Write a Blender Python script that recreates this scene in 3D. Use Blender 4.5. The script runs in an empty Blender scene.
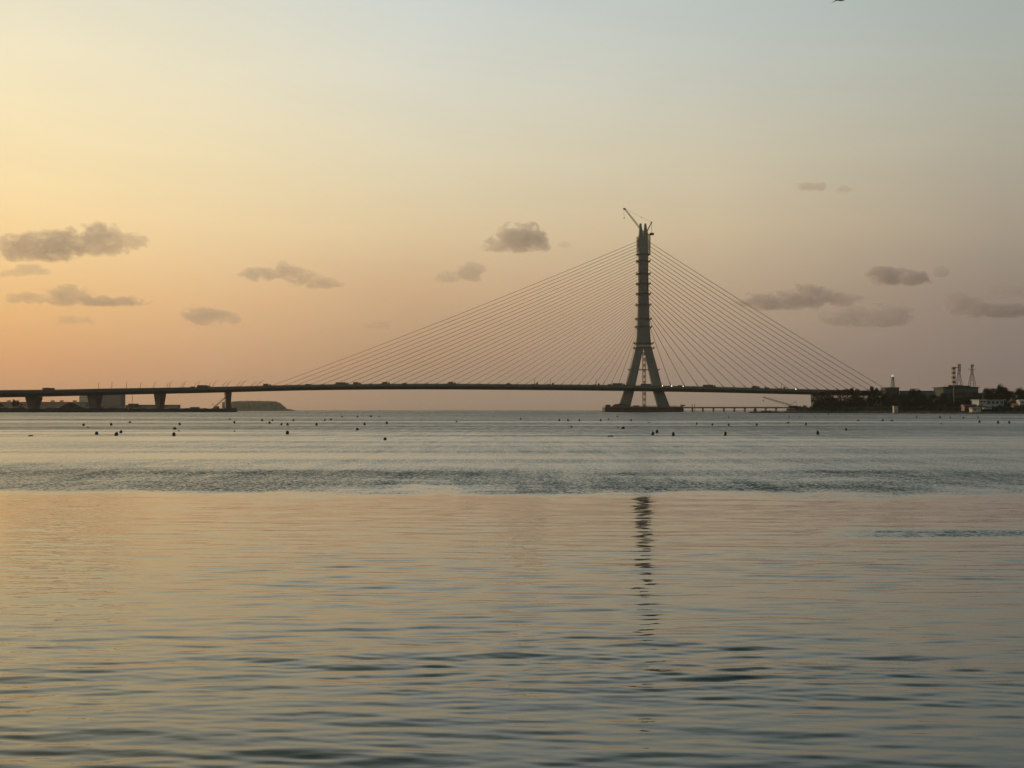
import bpy, bmesh, math, random
import numpy as np
from mathutils import Vector, Matrix
random.seed(7)
rng = np.random.default_rng(7)
scene = bpy.context.scene
COL = scene.collection
R = math.radians

# ------------------------------------------------------------------ camera
F = 1100.0
HC = 1.6
PITCH = math.atan(26.6 / F)
cam = bpy.data.cameras.new("camera")
camo = bpy.data.objects.new("camera", cam)
COL.objects.link(camo)
cam.sensor_width = 36.0
cam.lens = F / 1024 * 36.0
cam.clip_start = 0.1
cam.clip_end = 80000
camo.location = (0, 0, HC)
camo.rotation_euler = (math.pi / 2 + PITCH, 0, 0)
scene.camera = camo

def at(px, py, D):
    """world point seen at pixel (px,py) of the photograph, D metres away along the ground"""
    cx = (px - 512) / F
    cy = (384 - py) / F
    d = Vector((cx, math.cos(PITCH) - cy * math.sin(PITCH), math.sin(PITCH) + cy * math.cos(PITCH)))
    return Vector((0, 0, HC)) + d * (D / d.y)

# ------------------------------------------------------------------ tags
def tag(o, label=None, cat=None, group=None, kind=None):
    if label: o['label'] = label
    if cat: o['category'] = cat
    if group: o['group'] = group
    if kind: o['kind'] = kind
    return o

def empty(name, loc, label, cat, group=None):
    o = bpy.data.objects.new(name, None)
    COL.objects.link(o)
    o.location = loc
    return tag(o, label, cat, group)

# ------------------------------------------------------------------ materials
def s2l(c):
    return tuple((v / 255 / 12.92 if v / 255 <= .04045 else ((v / 255 + .055) / 1.055) ** 2.4) for v in c)

def mat(name, col, rough=.7, var=.25, scale=.5, metal=0, col2=None, emit=None, spec=.5, stretch=(1, 1, 1)):
    m = bpy.data.materials.new(name)
    m.use_nodes = True
    nt = m.node_tree
    b = nt.nodes['Principled BSDF']
    b.inputs['Roughness'].default_value = rough
    b.inputs['Metallic'].default_value = metal
    b.inputs['Specular IOR Level'].default_value = spec
    tc = nt.nodes.new('ShaderNodeTexCoord')
    mp = nt.nodes.new('ShaderNodeMapping')
    mp.inputs['Scale'].default_value = stretch
    nz = nt.nodes.new('ShaderNodeTexNoise')
    nz.inputs['Scale'].default_value = scale
    nz.inputs['Detail'].default_value = 5
    mx = nt.nodes.new('ShaderNodeMix')
    mx.data_type = 'RGBA'
    c2 = col2 or tuple(v * (1 - var) for v in col)
    mx.inputs[6].default_value = (*[min(1, v * (1 + var)) for v in col], 1)
    mx.inputs[7].default_value = (*c2, 1)
    cr = nt.nodes.new('ShaderNodeMapRange')
    cr.inputs['From Min'].default_value = .35
    cr.inputs['From Max'].default_value = .65
    nt.links.new(tc.outputs['Object'], mp.inputs[0])
    nt.links.new(mp.outputs[0], nz.inputs['Vector'])
    nt.links.new(nz.outputs['Fac'], cr.inputs[0])
    nt.links.new(cr.outputs[0], mx.inputs[0])
    nt.links.new(mx.outputs[2], b.inputs['Base Color'])
    if emit:
        b.inputs['Emission Color'].default_value = (*emit[0], 1)
        b.inputs['Emission Strength'].default_value = emit[1]
    return m

M = dict(
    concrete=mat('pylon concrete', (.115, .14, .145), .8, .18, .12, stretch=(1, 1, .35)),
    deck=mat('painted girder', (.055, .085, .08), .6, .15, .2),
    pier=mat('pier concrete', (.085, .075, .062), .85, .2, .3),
    asphalt=mat('asphalt', (.05, .05, .05), .9),
    rail=mat('parapet steel', (.06, .065, .06), .5, .2),
    cable=mat('cable sheath', (.30, .27, .225), .45, .1), cableshaded=mat('cable sheath shaded', (.21, .19, .16), .45, .1),  # same sheath twice: sunlit tone painted on left stays, shaded tone on right
    socket=mat('cable socket steel', (.10, .09, .08), .5),
    steel=mat('dark steel', (.06, .06, .055), .5),
    plat=mat('scaffold steel', (.05, .04, .035), .7),
    scaffold=mat('scaffold net', (.22, .2, .17), .8),
    rust=mat('rusted sheet pile', (.05, .024, .015), .85, .4, .15, col2=(.028, .017, .012), stretch=(1, 1, .3)),
    cap=mat('cap concrete', (.10, .085, .07), .85),
    cranered=mat('red crane paint', (.16, .045, .03), .5),
    craneyel=mat('weathered crane paint', (.30, .25, .17), .55),
    black=mat('black plastic', (.015, .015, .016), .45, .3, 3),
    rope=mat('steel rope', (.2, .18, .15), .6),
    white=mat('white paint', (.26, .27, .265), .5, .1),
    cream=mat('cream render', (.55, .5, .42), .8, .1),
    greywall=mat('grey render', (.2, .185, .175), .8, .1, .1),
    slab=mat('grey concrete wall', (.055, .06, .058), .8, .15, .2),
    roofbrown=mat('brown roof', (.28, .15, .08), .8, .3),
    redroof=mat('red sheet roof', (.11, .02, .02), .6, .2),
    bluepaint=mat('pale blue paint', (.20, .31, .36), .6, .1),
    glass=mat('dark glazing', (.03, .06, .07), .1, .2, .4, spec=.6),
    tealglass=mat('teal glazing', (.05, .12, .14), .15, .2, .3, spec=.6),
    pale=mat('pale panel', (.32, .34, .33), .6, .1),
    truck=mat('truck paint', (.08, .07, .06), .5, .2),
    carpaint=mat('car paint dark', (.06, .06, .07), .35, .1),
    carred=mat('car paint red', (.25, .05, .03), .35, .1),
    carwhite=mat('car paint white', (.55, .55, .52), .4, .1),
    lamp=mat('headlight lens', (.9, .9, .85), .2, .02, emit=((1, .93, .8), 14.0)),
    beacon=mat('beacon lens', (.9, .9, .9), .3, .02, emit=((1, .9, .78), .35)),
    rubber=mat('tyre rubber', (.02, .02, .02), .8),
    bark=mat('bark', (.06, .045, .03), .9, .3, 2),
    leaf=mat('leaves', (.024, .034, .015), .7, .4, .5, col2=(.013, .019, .009), spec=.2),
    leafb=mat('leaves olive', (.03, .036, .015), .7, .4, .5, col2=(.016, .021, .009), spec=.2),
    earth=mat('bank earth', (.042, .032, .022), .95, .4, .08, col2=(.022, .018, .014)), duskglass=mat('dusty glazing', (.20, .19, .18), .3, .2),
    rock=mat('bank rock', (.10, .09, .08), .9, .4, .6, col2=(.05, .045, .04)),
    island=mat('island wood', (.05, .065, .035), .95, .4, .05),
    wood=mat('wet driftwood', (.03, .025, .02), .7),
    feather=mat('dark plumage', (.035, .035, .035), .8),
    orange=mat('orange lit roof', (.3, .15, .07), .6),  # warm light on the small hut's roof, painted in as orange
)

# ------------------------------------------------------------------ mesh builder
class MB:
    def __init__(s): s.v = []; s.f = []
    def add(s, vs, fs):
        b = len(s.v)
        s.v += [tuple(v) for v in vs]
        s.f += [tuple(b + i for i in f) for f in fs]
    def box(s, c, d, rz=0):
        x, y, z = (k / 2 for k in d)
        ca, sa = math.cos(rz), math.sin(rz)
        vs = [(c[0] + i * x * ca - j * y * sa, c[1] + i * x * sa + j * y * ca, c[2] + k * z)
              for k in (-1, 1) for (i, j) in ((-1, -1), (1, -1), (1, 1), (-1, 1))]
        s.add(vs, [(3, 2, 1, 0), (4, 5, 6, 7), (0, 1, 5, 4), (1, 2, 6, 5), (2, 3, 7, 6), (3, 0, 4, 7)])
    def tube(s, a, b, r0, r1=None, n=6):
        a, b = Vector(a), Vector(b)
        r1 = r0 if r1 is None else r1
        d = (b - a).normalized()
        u = d.orthogonal().normalized(); w = d.cross(u)
        vs = []
        for p, r in ((a, r0), (b, r1)):
            vs += [p + (u * math.cos(2 * math.pi * i / n) + w * math.sin(2 * math.pi * i / n)) * r for i in range(n)]
        fs = [(i, (i + 1) % n, n + (i + 1) % n, n + i) for i in range(n)]
        fs += [tuple(range(n - 1, -1, -1)), tuple(range(n, 2 * n))]
        s.add(vs, fs)
    def path(s, pts, r, n=6):
        pts = [Vector(p) for p in pts]
        vs, fs = [], []
        for k, p in enumerate(pts):
            d = (pts[min(k + 1, len(pts) - 1)] - pts[max(k - 1, 0)]).normalized()
            u = d.cross(Vector((0, 1, 0))).normalized(); w = d.cross(u)
            vs += [p + (u * math.cos(2 * math.pi * i / n) + w * math.sin(2 * math.pi * i / n)) * r for i in range(n)]
        for k in range(len(pts) - 1):
            for i in range(n):
                fs.append((k * n + i, k * n + (i + 1) % n, (k + 1) * n + (i + 1) % n, (k + 1) * n + i))
        fs += [tuple(range(n - 1, -1, -1)), tuple(range((len(pts) - 1) * n, len(pts) * n))]
        s.add(vs, fs)
    def loft(s, rings):
        n = len(rings[0]); vs = [p for r in rings for p in r]; fs = []
        for k in range(len(rings) - 1):
            for i in range(n):
                fs.append((k * n + i, k * n + (i + 1) % n, (k + 1) * n + (i + 1) % n, (k + 1) * n + i))
        fs += [tuple(range(n - 1, -1, -1)), tuple(range((len(rings) - 1) * n, len(rings) * n))]
        s.add(vs, fs)
    def lathe(s, c, prof, n=12):
        rings = [[(c[0] + r * math.cos(2 * math.pi * i / n), c[1] + r * math.sin(2 * math.pi * i / n), c[2] + z)
                  for i in range(n)] for r, z in prof]
        s.loft(rings)
    def lattice(s, a, b, w0, w1, nb, r, leg=None):
        """four-legged truss from a to b"""
        a, b = Vector(a), Vector(b)
        d = (b - a).normalized()
        u = Vector((0, 1, 0)); 
        if abs(d.dot(u)) > .9: u = Vector((1, 0, 0))
        w = d.cross(u).normalized(); u = w.cross(d).normalized()
        rows = []
        for k in range(nb + 1):
            t = k / nb; h = (w0 + (w1 - w0) * t) / 2; p = a.lerp(b, t)
            rows.append([p + u * h + w * h, p + u * h - w * h, p - u * h - w * h, p - u * h + w * h])
        for i in range(4): s.tube(rows[0][i], rows[-1][i], leg or r * 1.4, n=4)
        for k in range(nb + 1):
            for i in range(4):
                s.tube(rows[k][i], rows[k][(i + 1) % 4], r, n=4)
                if k < nb: s.tube(rows[k][i], rows[k + 1][(i + 1) % 4 if k % 2 else i - 1], r, n=4)
    def build(s, name, m, parent=None, origin=None, smooth=False):
        me = bpy.data.meshes.new(name)
        o = Vector(origin) if origin is not None else (parent_loc(parent) if parent else Vector((0, 0, 0)))
        me.from_pydata([tuple(Vector(v) - o) for v in s.v], [], s.f)
        me.update()
        bm = bmesh.new(); bm.from_mesh(me); bmesh.ops.recalc_face_normals(bm, faces=bm.faces); bm.to_mesh(me); bm.free()
        if smooth: me.polygons.foreach_set('use_smooth', [True] * len(me.polygons))
        me.materials.append(M[m] if isinstance(m, str) else m)
        ob = bpy.data.objects.new(name, me)
        COL.objects.link(ob)
        if parent:
            ob.parent = parent
        else:
            ob.location = o
        return ob

def parent_loc(p):
    v = Vector((0, 0, 0))
    while p is not None:
        v += p.location
        p = p.parent
    return v

def fbm(x, y, seed, octs=4, base=1.0):
    r = np.random.default_rng(seed)
    out = np.zeros_like(x); a = 1.0; f = base
    for _ in range(octs):
        for _ in range(4):
            th = r.uniform(0, 2 * np.pi); ph = r.uniform(0, 2 * np.pi)
            out = out + a * .5 * np.sin(f * (x * np.cos(th) + y * np.sin(th)) + ph)
        a *= .5; f *= 2.1
    return out

# ================================================================== WORLD
def make_world():
    w = bpy.data.worlds.new("World"); scene.world = w; w.use_nodes = True
    nt = w.node_tree; N = nt.nodes; L = nt.links
    bg = N['Background']
    tc = N.new('ShaderNodeTexCoord'); sep = N.new('ShaderNodeSeparateXYZ')
    L.new(tc.outputs['Generated'], sep.inputs[0])
    def math_(op, a, b=None, clamp=False):
        n = N.new('ShaderNodeMath'); n.operation = op; n.use_clamp = clamp
        for i, v in enumerate((a, b)):
            if v is None: continue
            if isinstance(v, (int, float)): n.inputs[i].default_value = v
            else: L.new(v, n.inputs[i])
        return n.outputs[0]
    el = math_('ARCSINE', sep.outputs[2])
    az = math_('ARCTAN2', sep.outputs[0], sep.outputs[1])
    elf = math_('DIVIDE', math_('ADD', el, R(2)), R(92), True)
    def ee(py): return (math.degrees(math.atan((410.6 - py) / F)) + 2) / 92
    up = 40
    cols = SKY
    outs = []
    for a, st in cols:
        cr = N.new('ShaderNodeValToRGB'); cr.color_ramp.interpolation = 'B_SPLINE' if False else 'EASE'
        cr.color_ramp.interpolation = 'LINEAR'
        els = cr.color_ramp.elements
        pts = [(ee(py) if py is not None else None, c) for py, c in st]
        pts = [((e if e is not None else 0), c) for e, c in pts]
        pts.sort(key=lambda t: t[0])
        while len(els) < len(pts): els.new(.5)
        for k, (e, c) in enumerate(pts):
            els[k].position = e
        for k, (e, c) in enumerate(pts):
            els[k].color = (*s2l(c), 1)
        L.new(elf, cr.inputs[0])
        outs.append((a, cr.outputs[0]))
    cur = outs[0][1]
    for (a0, _), (a1, o1) in zip(outs[:-1], outs[1:]):
        mr = N.new('ShaderNodeMapRange'); mr.interpolation_type = 'LINEAR'
        mr.inputs['From Min'].default_value = R(a0); mr.inputs['From Max'].default_value = R(a1)
        L.new(az, mr.inputs[0])
        mx = N.new('ShaderNodeMix'); mx.data_type = 'RGBA'
        L.new(mr.outputs[0], mx.inputs[0]); L.new(cur, mx.inputs[6]); L.new(o1, mx.inputs[7])
        cur = mx.outputs[2]
    # faint high cirrus unevenness
    mp = N.new('ShaderNodeMapping'); mp.inputs['Scale'].default_value = (3, 3, 12)
    L.new(tc.outputs['Generated'], mp.inputs[0])
    nz = N.new('ShaderNodeTexNoise'); nz.inputs['Scale'].default_value = 2.2; nz.inputs['Detail'].default_value = 4
    L.new(mp.outputs[0], nz.inputs['Vector'])
    mr = N.new('ShaderNodeMapRange'); mr.inputs['To Min'].default_value = .965; mr.inputs['To Max'].default_value = 1.035
    L.new(nz.outputs['Fac'], mr.inputs[0])
    ml = N.new('ShaderNodeMix'); ml.data_type = 'RGBA'; ml.blend_type = 'MULTIPLY'; ml.inputs[0].default_value = 1
    L.new(cur, ml.inputs[6]); L.new(mr.outputs[0], ml.inputs[7])
    # physical sky takes over high overhead
    sky = N.new('ShaderNodeTexSky'); sky.sky_type = 'NISHITA'; sky.sun_disc = False
    sky.sun_elevation = R(SUN_EL); sky.sun_rotation = R(SUN_AZ)
    sky.dust_density = 3; sky.ozone_density = 2
    sc = N.new('ShaderNodeMix'); sc.data_type = 'RGBA'; sc.blend_type = 'MULTIPLY'; sc.inputs[0].default_value = 1
    L.new(sky.outputs[0], sc.inputs[6]); sc.inputs[7].default_value = (.11, .11, .11, 1)
    mr2 = N.new('ShaderNodeMapRange'); mr2.interpolation_type = 'SMOOTHSTEP'
    mr2.inputs['From Min'].default_value = R(32); mr2.inputs['From Max'].default_value = R(65)
    mr2.inputs['To Max'].default_value = .7
    L.new(el, mr2.inputs[0])
    fm = N.new('ShaderNodeMix'); fm.data_type = 'RGBA'
    L.new(mr2.outputs[0], fm.inputs[0]); L.new(ml.outputs[2], fm.inputs[6]); L.new(sc.outputs[2], fm.inputs[7])
    L.new(fm.outputs[2], bg.inputs[0])
    bg.inputs[1].default_value = 1.0

SUN_AZ, SUN_EL = -33.0, 7.0
def azp(px): return math.degrees(math.atan((px - 512) / F))
# sky colour by compass bearing and height (photo rows used as height marks; negative rows lie above the frame)
SKY = [
    (-60, [(410, (212, 158, 108)), (320, (237, 187, 125)), (200, (250, 220, 160)), (60, (236, 222, 186)), (-250, (173, 173, 150)), (-700, (98, 110, 104)), (-2500, (96, 116, 132))]),
    (azp(15), [(440, (150, 105, 75)), (400, (217, 160, 112)), (365, (226, 168, 117)), (320, (239, 189, 127)), (260, (251, 212, 152)), (200, (253, 226, 172)), (120, (249, 232, 190)), (60, (241, 230, 198)), (0, (230, 225, 202)), (-250, (169, 171, 150)), (-700, (92, 106, 101)), (-2500, (92, 112, 130))]),
    (azp(215), [(440, (140, 105, 80)), (405, (194, 149, 113)), (370, (207, 161, 121)), (300, (230, 189, 139)), (230, (241, 213, 164)), (160, (241, 223, 181)), (80, (235, 226, 197)), (0, (222, 221, 203)), (-250, (157, 164, 148)), (-700, (84, 100, 98)), (-2500, (88, 108, 128))]),
    (azp(415), [(440, (115, 95, 80)), (400, (161, 135, 114)), (360, (181, 148, 117)), (290, (209, 175, 136)), (230, (223, 199, 158)), (160, (225, 213, 181)), (80, (220, 217, 199)), (0, (209, 214, 207)), (-250, (143, 155, 144)), (-700, (76, 92, 92)), (-2500, (82, 102, 122))]),
    (azp(715), [(440, (98, 86, 78)), (405, (146, 127, 113)), (370, (157, 136, 119)), (300, (184, 160, 133)), (230, (204, 185, 153)), (160, (206, 196, 170)), (80, (198, 199, 186)), (0, (187, 196, 191)), (-250, (125, 139, 132)), (-700, (68, 84, 85)), (-2500, (76, 96, 114))]),
    (azp(1005), [(440, (78, 68, 64)), (400, (119, 104, 99)), (370, (130, 115, 108)), (300, (148, 133, 120)), (240, (167, 154, 135)), (160, (176, 171, 154)), (80, (173, 178, 168)), (0, (166, 177, 175)), (-250, (111, 126, 120)), (-700, (60, 76, 77)), (-2500, (70, 90, 108))]),
    (70, [(410, (94, 87, 86)), (300, (118, 111, 106)), (100, (130, 136, 134)), (-400, (80, 98, 106)), (-2500, (66, 86, 104))]),
]
make_world()
sl = bpy.data.lights.new("sun", 'SUN'); slo = bpy.data.objects.new("sun", sl); COL.objects.link(slo)
sl.energy = 1.2; sl.angle = R(.6); sl.color = (1, .72, .42)
sd = Vector((math.sin(R(SUN_AZ)) * math.cos(R(SUN_EL)), math.cos(R(SUN_AZ)) * math.cos(R(SUN_EL)), math.sin(R(SUN_EL))))
slo.rotation_euler = sd.to_track_quat('Z', 'Y').to_euler()

# ================================================================== WATER
def make_water():
    # rows at constant distance, columns at constant bearing: a single sheet, fine near the beach, coarse to the horizon
    st = np.arange(560, 14, -.72)
    near = HC * F / st
    far = near[-1] * (30000 / near[-1]) ** (np.linspace(0, 1, 60)[1:])
    Y = np.concatenate([near, far])
    ta = np.tan(R(40)) 
    T = np.linspace(-ta * .86, ta * .86, 860)
    T = np.concatenate([[-3.0, -ta * 1.2], T, [ta * 1.2, 3.0]])
    YY, TT = np.meshgrid(Y, T, indexing='ij')
    X = YY * TT
    Z = np.zeros_like(X)
    dr = np.gradient(Y)[:, None]
    edge = np.clip((ta * .86 - np.abs(TT)) / .06, 0, 1)
    r = np.random.default_rng(11)
    ncomp = 110
    env1 = .75 + .5 * fbm(X * .35, YY * .9, 3, 2, .8)
    env2 = .75 + .5 * fbm(X * .5, YY * 1.4, 5, 2, 1.1)
    env1 = np.clip(env1 * 1.25 - .2, .12, 2.1); env2 = np.clip(env2 * 1.25 - .2, .08, 2.1)
    for k in range(ncomp):
        lam = .075 * (1.9 / .075) ** (r.uniform() ** 1.15)
        th = r.normal(0, R(10 if lam > .35 else 14)) + R(3)
        kk = 2 * np.pi / lam
        slope = .0098 * (1.25 if .09 < lam < .32 else (.75 if lam < .6 else .32))
        amp = slope / kk
        fade = np.clip((lam / dr - 2.2) / 2.5, 0, 1)
        ph = kk * (X * np.sin(th) + YY * np.cos(th)) + r.uniform(0, 2 * np.pi)
        e = env1 if k % 2 else env2
        w = np.sin(ph)
        Z += amp * fade * e * (w + .18 * np.sin(2 * ph + 1.2) * .5)
    dist = np.clip((90 - YY) / 50, 0, 1)
    Z *= edge * dist * (.72 + .28 * np.clip((15 - YY) / 8, 0, 1) + .35 * np.clip((9 - YY) / 4, 0, 1))
    nr, nc = X.shape
    # the part of the sea beside and behind the camera: rows continued backwards, flat
    V = np.stack([X, YY, Z], -1).reshape(-1, 3)
    idx = np.arange(nr * nc).reshape(nr, nc)
    Q = np.stack([idx[:-1, :-1], idx[:-1, 1:], idx[1:, 1:], idx[1:, :-1]], -1).reshape(-1, 4)
    extra = [(-300., -300., 0.), (300., -300., 0.)]
    V = np.concatenate([V, np.array(extra)])
    b0 = nr * nc
    Z0 = V[idx[0]]; 
    V[idx[0], 2] = 0
    me = bpy.data.meshes.new('water')
    nv, nq = len(V), len(Q)
    tris = [(b0, b0 + 1, idx[0, -1])] 
    fan = [b0] + [int(i) for i in idx[0][::-1]]
    loops = np.concatenate([Q.ravel(), np.array([b0, b0 + 1, idx[0, -1]]), np.array(fan[0:1] + [int(i) for i in idx[0][::-1]])])
    starts = np.concatenate([np.arange(nq) * 4, [nq * 4, nq * 4 + 3]])
    totals = np.concatenate([np.full(nq, 4), [3, len(fan)]])
    me.vertices.add(nv); me.vertices.foreach_set('co', V.astype(np.float32).ravel())
    me.loops.add(len(loops)); me.loops.foreach_set('vertex_index', loops.astype(np.int32))
    me.polygons.add(nq + 2); me.polygons.foreach_set('loop_start', starts.astype(np.int32)); me.polygons.foreach_set('loop_total', totals.astype(np.int32))
    me.polygons.foreach_set('use_smooth', np.ones(nq + 2, bool))
    me.update(calc_edges=True); me.validate()
    m = bpy.data.materials.new('sea water'); m.use_nodes = True
    nt = m.node_tree; N = nt.nodes; L = nt.links
    b = N['Principled BSDF']
    b.inputs['Base Color'].default_value = (.016, .034, .032, 1)
    b.inputs['IOR'].default_value = 1.4
    b.inputs['Roughness'].default_value = .03
    b.inputs['Coat Weight'].default_value = .32
    b.inputs['Coat IOR'].default_value = 1.34
    b.inputs['Coat Roughness'].default_value = .03
    geo = N.new('ShaderNodeNewGeometry')
    sep = N.new('ShaderNodeSeparateXYZ'); L.new(geo.outputs['Position'], sep.inputs[0])
    def mth(op, a, b_=None, c=None, clamp=False):
        n = N.new('ShaderNodeMath'); n.operation = op; n.use_clamp = clamp
        for i, v in enumerate((a, b_, c)):
            if v is None: continue
            if isinstance(v, (int, float)): n.inputs[i].default_value = v
            else: L.new(v, n.inputs[i])
        return n.outputs[0]
    def noise(scale, vec, detail=3, rough=.55):
        mp = N.new('ShaderNodeMapping'); mp.inputs['Scale'].default_value = scale
        L.new(vec, mp.inputs[0])
        nz = N.new('ShaderNodeTexNoise'); nz.inputs['Scale'].default_value = 1; nz.inputs['Detail'].default_value = detail
        nz.inputs['Roughness'].default_value = rough
        L.new(mp.outputs[0], nz.inputs['Vector'])
        return nz
    P = geo.outputs['Position']
    # patches of wind on the water: how far out the sheet is (log metres), boundaries made uneven
    logy = mth('LOGARITHM', mth('MAXIMUM', sep.outputs[1], 2.0), 2.718281828)
    wob = noise((.06, .11, 1), P, 3).outputs['Fac']
    wob2 = noise((.006, .02, 1), P, 3).outputs['Fac']
    u = mth('ADD', logy, mth('MULTIPLY', mth('SUBTRACT', wob, .5), .6))
    u = mth('ADD', u, mth('MULTIPLY', mth('SUBTRACT', wob2, .5), .25))
    wob3 = noise((.42, .5, 1), P, 4, .6).outputs['Fac']
    u = mth('ADD', u, mth('MULTIPLY', mth('SUBTRACT', wob3, .5), .40))
    wob4 = noise((.16, .03, 1), P, 2).outputs['Fac']
    u = mth('ADD', u, mth('MULTIPLY', mth('SUBTRACT', wob4, .5), .35))
    u = mth('ADD', u, mth('MULTIPLY', mth('DIVIDE', sep.outputs[0], mth('ADD', mth('ABSOLUTE', sep.outputs[1]), 20.0)), .12))
    un = mth('DIVIDE', mth('SUBTRACT', u, 1.0), 7.0, clamp=True)
    def ramp(pts):
        cr = N.new('ShaderNodeValToRGB'); els = cr.color_ramp.elements
        pts = [((math.log(y) - 1) / 7, v) for y, v in pts]
        while len(els) < len(pts): els.new(.5)
        for k, (p, v) in enumerate(pts): els[k].position = min(1, max(0, p))
        for k, (p, v) in enumerate(pts): els[k].color = (v, v, v, 1)
        L.new(un, cr.inputs[0])
        return cr.outputs[0]
    rough = ramp(WIND)
    # a separate small cat's paw off to the right
    paw = noise((.10, .45, 1), P, 3).outputs['Fac']
    def smooth(v, a, b_, lo=0, hi=1):
        mr = N.new('ShaderNodeMapRange'); mr.interpolation_type = 'SMOOTHSTEP'
        mr.inputs['From Min'].default_value = a; mr.inputs['From Max'].default_value = b_
        mr.inputs['To Min'].default_value = lo; mr.inputs['To Max'].default_value = hi
        L.new(v, mr.inputs[0]); return mr.outputs[0]
    px = smooth(mth('ADD', mth('DIVIDE', sep.outputs[0], sep.outputs[1]), mth('MULTIPLY', mth('SUBTRACT', paw, .5), .25)), .26, .40)
    py1 = smooth(mth('ADD', sep.outputs[1], mth('MULTIPLY', mth('SUBTRACT', paw, .5), 3)), 13.6, 14.2)
    py2 = smooth(sep.outputs[1], 15.2, 14.6)
    pawm = mth('MULTIPLY', mth('MULTIPLY', px, py1), mth('MULTIPLY', py2, .55))
    rough = mth('MAXIMUM', rough, pawm)
    # streaks of slightly different ripple strength
    stk = noise((.02, .22, 1), P, 4).outputs['Fac']
    rough = mth('MULTIPLY', rough, smooth(stk, .3, .7, .65, 1.35))
    stk2 = noise((.004, .035, 1), P, 3).outputs['Fac']
    rough = mth('MULTIPLY', rough, smooth(stk2, .35, .65, .7, 1.3))
    calm_n = noise((3.0, 14.0, 1), P, 4, .6)
    wind_n = noise((15, 20, 1), P, 4, .65)
    sc = N.new('ShaderNodeSeparateColor'); L.new(calm_n.outputs['Color'], sc.inputs[0])
    sw = N.new('ShaderNodeSeparateColor'); L.new(wind_n.outputs['Color'], sw.inputs[0])
    def cen(o): return mth('SUBTRACT', o, .5)
    calm = mth('SUBTRACT', 1.0, rough, clamp=True)
    sx = mth('ADD', mth('ADD', mth('MULTIPLY', mth('MULTIPLY', cen(sc.outputs[0]), calm), .05), mth('MULTIPLY', mth('MULTIPLY', cen(noise((1.2, 2.4, 1), P, 2).outputs['Fac']), calm), .13)), mth('MULTIPLY', mth('MULTIPLY', cen(sw.outputs[0]), rough), 1.3))
    sy = mth('ADD', mth('MULTIPLY', mth('MULTIPLY', cen(sc.outputs[1]), calm), .17), mth('MULTIPLY', mth('MULTIPLY', cen(sw.outputs[1]), rough), 2.0))
    sp1 = cen(noise((11, 2.2, 1), P, 3, .65).outputs['Fac']); sp2 = cen(noise((1.6, .13, 1), P, 3, .65).outputs['Fac'])
    sy = mth('SUBTRACT', sy, mth('MULTIPLY', rough, mth('ADD', mth('MULTIPLY', sp1, .35), mth('MULTIPLY', sp2, .38))))
    lines = cen(noise((1.2, 8.0, 1), P, 5, .65).outputs['Fac'])
    sy = mth('ADD', sy, mth('MULTIPLY', mth('MULTIPLY', lines, calm), .19))
    sy = mth('SUBTRACT', sy, mth('MULTIPLY', calm, .012))
    # wave faces turned to the beach are the ones seen at these grazing angles
    sy = mth('SUBTRACT', sy, mth('MULTIPLY', rough, WBIAS))
    cb = N.new('ShaderNodeCombineXYZ'); L.new(sx, cb.inputs[0]); L.new(sy, cb.inputs[1])
    va = N.new('ShaderNodeVectorMath'); va.operation = 'ADD'; L.new(geo.outputs['Normal'], va.inputs[0]); L.new(cb.outputs[0], va.inputs[1])
    vn = N.new('ShaderNodeVectorMath'); vn.operation = 'NORMALIZE'; L.new(va.outputs[0], vn.inputs[0])
    L.new(vn.outputs[0], b.inputs['Normal']); L.new(vn.outputs[0], b.inputs['Coat Normal'])
    ro = mth('ADD', .03, mth('MULTIPLY', rough, .12))
    L.new(ro, b.inputs['Roughness']); L.new(ro, b.inputs['Coat Roughness'])
    me.materials.append(m)
    o = bpy.data.objects.new('water', me); COL.objects.link(o)
    tag(o, 'calm grey gold sea water with a darker wind ruffled band', kind='structure')
WBIAS = .28
WIND = [(3, .0), (18.2, .0), (20.3, .12), (22.0, .5), (23.6, .82), (25.6, .82), (28.6, .52), (33, .38), (60, .42), (78, .66), (115, .86), (160, .76), (260, .9), (400, 1), (1200, 1)]
make_water()

# ================================================================== LAND
def land(name, outline_fn, u0, u1, nu, nv, m, hfn, label):
    """a strip of ground: outline_fn(u)->(front xy, back xy); hfn(u,v)->z"""
    mb = MB(); vs = []; fs = []
    for i in range(nu + 1):
        u = u0 + (u1 - u0) * i / nu
        a, b = outline_fn(u)
        for j in range(nv + 1):
            v = j / nv
            p = Vector(a).lerp(Vector(b), v)
            vs.append((p.x, p.y, hfn(u, v)))
    for i in range(nu):
        for j in range(nv):
            k = i * (nv + 1) + j
            fs.append((k, k + nv + 1, k + nv + 2, k + 1))
    mb.add(vs, fs)
    o = mb.build(name, m, smooth=True)
    return tag(o, label, kind='structure')

def interp(x, pts):
    for (a, va), (b, vb) in zip(pts[:-1], pts[1:]):
        if x <= b:
            t = max(0, (x - a) / (b - a)); return va + (vb - va) * t
    return pts[-1][1]

def n1(x, s=0):
    return (math.sin(x * .9 + s) + .6 * math.sin(x * 2.3 + 1.7 * s + 1) + .35 * math.sin(x * 5.1 + 2.9 * s)) / 1.95

BR_D = [(-260, 900), (-80, 985), (0, 1025), (34, 1052), (95, 1103), (160, 1152), (228, 1183), (300, 1200), (2000, 1200)]
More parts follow.
